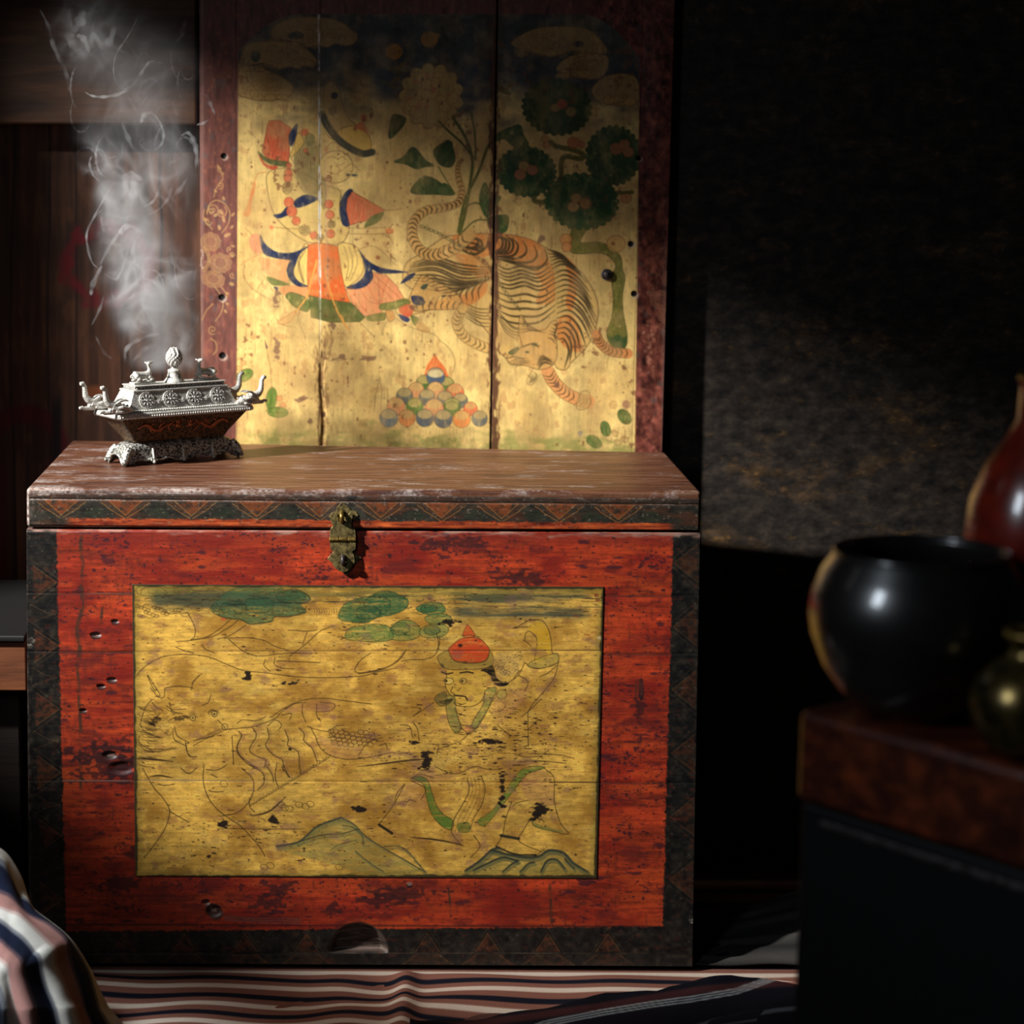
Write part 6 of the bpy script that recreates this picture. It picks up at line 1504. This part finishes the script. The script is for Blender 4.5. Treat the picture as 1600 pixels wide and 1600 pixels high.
# ============================================================ smoke rising from the burner
def smoke_material(name, cxs, ws, cys, hds):
    m = bpy.data.materials.new(name); m.use_nodes = True; nt = m.node_tree; nt.nodes.clear()
    out = nt.nodes.new('ShaderNodeOutputMaterial'); vs = nt.nodes.new('ShaderNodeVolumeScatter')
    vs.inputs['Color'].default_value = (.93, .93, .95, 1); vs.inputs['Anisotropy'].default_value = 0
    nt.links.new(vs.outputs[0], out.inputs['Volume'])
    def op(o, a, b=0., c=None):
        n = N(nt, 'ShaderNodeMath', operation=o)
        for i, q in enumerate((a, b, c)):
            if q is None: continue
            if hasattr(q, 'is_output'): nt.links.new(q, n.inputs[i])
            else: n.inputs[i].default_value = q
        return n.outputs[0]
    def mr(sock, a, b, c, d, sm=True):
        n = N(nt, 'ShaderNodeMapRange'); n.interpolation_type = 'SMOOTHSTEP' if sm else 'LINEAR'
        for i, q in enumerate((a, b, c, d)): n.inputs[1+i].default_value = q
        nt.links.new(sock, n.inputs[0]); return n.outputs[0]
    t = N(nt, 'ShaderNodeTexCoord'); P = t.outputs['Object']
    wp = N(nt, 'ShaderNodeTexNoise'); wp.inputs['Scale'].default_value = 7; wp.inputs['Detail'].default_value = 2
    nt.links.new(P, wp.inputs['Vector'])
    def vec(o, a, b):
        n = N(nt, 'ShaderNodeVectorMath', operation=o)
        for i, q in enumerate((a, b)):
            if hasattr(q, 'is_output'): nt.links.new(q, n.inputs[i])
            else: n.inputs[i].default_value = q
        return n.outputs[0]
    w = vec('MULTIPLY', vec('SUBTRACT', wp.outputs['Color'], (.5, .5, .5)), (.22, .22, .22))
    Q = vec('MULTIPLY', vec('ADD', P, w), (1, 1, .55))
    def ridge(scale, pw, det=1):
        n = N(nt, 'ShaderNodeTexNoise'); n.inputs['Scale'].default_value = scale; n.inputs['Detail'].default_value = det; n.inputs['Roughness'].default_value = .5
        nt.links.new(Q, n.inputs['Vector'])
        a = op('ABSOLUTE', op('MULTIPLY', op('SUBTRACT', n.outputs['Fac'], .5), 4.))
        return op('POWER', op('MAXIMUM', op('SUBTRACT', 1., a), 0.), pw)
    r1 = ridge(12, 10); r2 = ridge(30, 7)
    gate = None
    for (bx_, by_, br_, bw_) in PUFFS:
        x_, z_ = at_y(bx_, by_, BY+.03)
        e_ = vec('MULTIPLY', vec('SUBTRACT', P, (float(x_), BY+.01, float(z_))), (1420/br_, 4., 1420/br_))
        L_ = N(nt, 'ShaderNodeVectorMath', operation='DOT_PRODUCT'); nt.links.new(e_, L_.inputs[0]); nt.links.new(e_, L_.inputs[1])
        g_ = op('MULTIPLY', op('EXPONENT', op('MULTIPLY', L_.outputs['Value'], -1.)), bw_)
        gate = g_ if gate is None else op('ADD', gate, g_)
    d = op('MULTIPLY', gate, op('ADD', op('ADD', op('MULTIPLY', r1, 1.7), op('MULTIPLY', r2, 1.2)), .02))
    s = N(nt, 'ShaderNodeSeparateXYZ'); nt.links.new(P, s.inputs[0])
    z = mr(s.outputs[2], SZ0, SZ1, 0, 1, False)
    def curve(vals):
        n = N(nt, 'ShaderNodeFloatCurve'); c = n.mapping.curves[0]
        for k, (a, b) in enumerate(vals):
            if k < 2: c.points[k].location = (a, b)
            else: c.points.new(a, b)
        n.mapping.update(); nt.links.new(z, n.inputs['Value']); return n.outputs[0]
    cx = op('SUBTRACT', curve(cxs), .5); hw = curve(ws); cy = curve(cys); hd = curve(hds)
    u = op('DIVIDE', op('SUBTRACT', s.outputs[0], cx), hw)
    v = op('DIVIDE', op('SUBTRACT', s.outputs[1], cy), hd)
    rr = op('ADD', op('MULTIPLY', u, u), op('MULTIPLY', v, v))
    env = mr(rr, 1.0, .15, 0, 1)
    low = mr(z, 0, .04, .0, 1); top = mr(z, 1.0, .75, .55, 1)
    core = mr(z, .0, .4, 2.2, 1.0)
    dens = op('MULTIPLY', op('MULTIPLY', d, env), op('MULTIPLY', op('MULTIPLY', low, top), op('MULTIPLY', core, SMOKE)))
    nt.links.new(dens, vs.inputs['Density'])
    return m
SMOKE = 9.
PUFFS = [(140,45,44,1.), (185,320,50,.9), (205,395,55,1.), (280,255,42,.8), (238,480,62,1.2), (268,535,46,1.3), (292,430,40,.6), (235,165,55,.35), (250,570,42,.9), (205,90,60,.3), (290,110,45,.25), (165,260,40,.5)]
SY = BY
plume = [(594,258,62),(570,252,70),(530,246,78),(480,240,88),(420,232,98),(360,228,100),(300,230,102),(240,225,112),(180,212,125),(120,200,135),(60,196,140),(0,194,140),(-30,194,138)]
pts = [(at_y(x, y, SY+.03)[0], at_y(x, y, SY+.03)[1], w_/1420) for y, x, w_ in plume]
SZ0, SZ1 = float(pts[0][1]), float(pts[-1][1])
YC = [BY+.07, BY+.062, BY+.045, BY+.01, BY-.005] + [BY-.01]*8
HD = [.028, .03, .034, .045, .055, .06, .065, .068] + [.07]*5
nrm_ = lambda zz: (zz-SZ0)/(SZ1-SZ0)
M_smoke = smoke_material('smoke', [(nrm_(z_), x_+.5) for x_, z_, _ in pts], [(nrm_(z_), w_) for _, z_, w_ in pts], [(nrm_(p[1]), q) for p, q in zip(pts, YC)], [(nrm_(p[1]), q) for p, q in zip(pts, HD)])
mb = MB(); rings = []
for (x_, z_, w_), yc_, hd_ in zip(pts, YC, HD):
    rings.append([(x_+w_*math.cos(2*PI*k/28), yc_+hd_*math.sin(2*PI*k/28), z_) for k in range(28)])
smoke = mb.loft(rings).build('smoke', M_smoke, None, smooth=True)
tag(smoke, 'thin white smoke curling up from the incense burner', 'smoke', None, 'stuff')
M_wisp = []
for k, dn in enumerate((50., 95., 170.)):
    m = bpy.data.materials.new('wisp %d' % k); m.use_nodes = True; nt = m.node_tree; nt.nodes.clear()
    out = nt.nodes.new('ShaderNodeOutputMaterial'); vs = nt.nodes.new('ShaderNodeVolumeScatter'); vs.inputs['Color'].default_value = (.93, .93, .95, 1)
    f = noise(nt, coords(nt), 38, 2, .5); mp = N(nt, 'ShaderNodeMapRange'); mp.inputs[1].default_value = .40; mp.inputs[2].default_value = .66; mp.inputs[3].default_value = dn*.08; mp.inputs[4].default_value = dn
    nt.links.new(f, mp.inputs[0]); nt.links.new(mp.outputs[0], vs.inputs['Density'])
    nt.links.new(vs.outputs[0], out.inputs['Volume']); M_wisp.append(m)
CROPS['s0'] = (0, 0, 4); CROPS['s8'] = (0, 200, 3.077)
WISPS = [('s0', [(530,575),(580,600),(660,605),(760,580),(830,530),(880,460),(930,390),(970,380)], 2.4, 2), ('s0', [(880,20),(850,130),(790,240),(730,330),(710,420),(720,500),(760,560)], 1.2, 2), ('s0', [(250,60),(300,160),(340,300),(400,420),(430,540),(450,580)], 3, 0),
    ('s0', [(870,780),(890,730),(940,705),(990,750),(1022,830),(1010,900),(960,940),(900,930),(872,890),(900,860)], 1.7, 1), ('s0', [(880,770),(900,720),(960,700)], 3.2, 1), ('s0', [(1130,850),(1175,830),(1215,880),(1235,950),(1240,1060)], 2.6, 1),
    ('s0', [(1230,780),(1270,770),(1305,748)], 2.0, 2), ('s0', [(1250,580),(1290,600),(1320,660),(1345,720)], 2.6, 1), ('s0', [(1162,120),(1140,200),(1100,270)], 3.4, 1), ('s0', [(630,1140),(580,1090),(560,1020),(575,970)], 1.8, 1), ('s0', [(575,1030),(640,1000),(735,975)], 1.6, 1), ('s0', [(580,1050),(650,1035),(720,1030)], 1.4, 0),
    ('s0', [(700,1150),(640,1260),(580,1370),(545,1450),(545,1520),(575,1590)], 1.6, 1), ('s0', [(890,1295),(950,1265),(990,1200),(1005,1140)], 1.9, 2), ('s0', [(910,1350),(990,1310),(1050,1240),(1080,1160),(1150,1060)], 2.0, 1), ('s0', [(440,120),(430,220),(470,290),(530,360)], 6, 0), ('s0', [(520,370),(560,280),(590,200)], 5, 1), ('s0', [(590,210),(640,290),(690,250),(720,140)], 5, 0), ('s0', [(450,200),(500,130),(520,60)], 7, 0), ('s0', [(560,330),(520,240),(480,220)], 4, 1), ('s0', [(1050,400),(1080,420),(1000,480),(920,560)], 1.4, 1), ('s0', [(860,470),(940,400),(1020,390)], 1.3, 1), ('s0', [(1120,440),(1110,520),(1130,620)], 1.8, 0), ('s0', [(1080,640),(1110,720)], 2.4, 0), ('s0', [(920,600),(850,680),(800,600)], 1.6, 0), ('s0', [(760,760),(800,860),(840,960)], 3, 0),
    ('s8', [(585,240),(630,225),(685,250)], 4.6, 1), ('s8', [(600,250),(610,330),(600,420)], 5, 0), ('s8', [(640,240),(640,320),(660,400)], 5, 0), ('s8', [(620,420),(580,500),(620,470),(695,510)], 3.6, 1), ('s8', [(500,380),(440,450),(415,530),(440,640),(480,680)], 1.5, 1), ('s8', [(690,690),(655,650),(640,580),(665,510)], 3.2, 1), ('s8', [(480,660),(515,590),(560,520),(610,450)], 2.4, 1), ('s8', [(437,805),(447,750),(490,660)], 3.4, 1), ('s8', [(500,700),(560,725),(600,640),(622,560)], 2.0, 1), ('s8', [(485,420),(500,490),(540,480)], 2.6, 0),
    ('s8', [(690,720),(750,750),(800,850),(790,950)], 2.2, 1), ('s8', [(585,950),(570,900),(600,840),(660,790),(690,760)], 1.6, 1), ('s8', [(600,1130),(610,1060),(680,1010),(780,985)], 3.0, 1), ('s8', [(640,1120),(700,1060),(760,1040)], 3.0, 0), ('s8', [(440,950),(480,870),(500,800)], 2.0, 0), ('s8', [(460,1000),(500,1080),(540,1110)], 2.0, 0), ('s8', [(700,990),(650,950),(680,880),(760,830)], 2.2, 0), ('s8', [(820,560),(830,640),(880,690),(940,690)], 2.6, 0), ('s8', [(780,960),(850,1000),(930,960),(960,880)], 2.0, 0), ('s8', [(670,610),(690,700),(680,800)], 2.6, 0), ('s8', [(880,40),(920,60),(945,120),(940,200)], 3.0, 1), ('s8', [(800,210),(820,170),(900,130)], 2.2, 0), ('s8', [(800,360),(860,300),(900,240)], 3.0, 0)]
r = np.random.default_rng(77)
for k in range(30): # fine curling threads
    bx_, by_, br_, _ = PUFFS[r.integers(0, len(PUFFS))]
    if by_ > 520: by_ = 480
    cx_, cy_ = bx_ + r.normal()*br_*.55, min(by_ + r.normal()*br_*.8, 505); q_ = r.uniform(16, 46); a_ = r.uniform(0, 6.28); sg = r.choice((-1, 1)); n_ = 7
    t_ = np.linspace(0, r.uniform(1.6, 3.6), n_)
    WISPS.append(('px', np.stack([cx_ + q_*.7*(1-.12*t_)*np.cos(a_+sg*t_), cy_ + q_*1.3*(1-.12*t_)*np.sin(a_+sg*t_) - 6*t_], -1), r.uniform(.7, 1.7), int(r.integers(0, 2))))
for crop, pts_, rad, dk in WISPS:
    cx_, cy_, kk_ = CROPS[crop]
    p = crom(np.array(pts_, float), False, 6); p = np.stack([p[:, 0]/kk_+cx_, p[:, 1]/kk_+cy_], -1)
    n_ = len(p); y0_ = SY + r.uniform(-.03, .03) + .06*float(sstep(520, 545, p[:, 1].max())); dy_ = r.uniform(-.015, .015)
    q3 = [at(x, y, y0_+dy_*i/n_) for i, (x, y) in enumerate(p)]
    rd = [max(rad*1.25/1420*(math.sin(PI*(i+.5)/n_))**.6*(1+.25*math.sin(i*1.3)), .0003) for i in range(n_)]
    o = MB().tube(q3, rd, 10).build('wisp', M_wisp[dk], smoke, smooth=True)
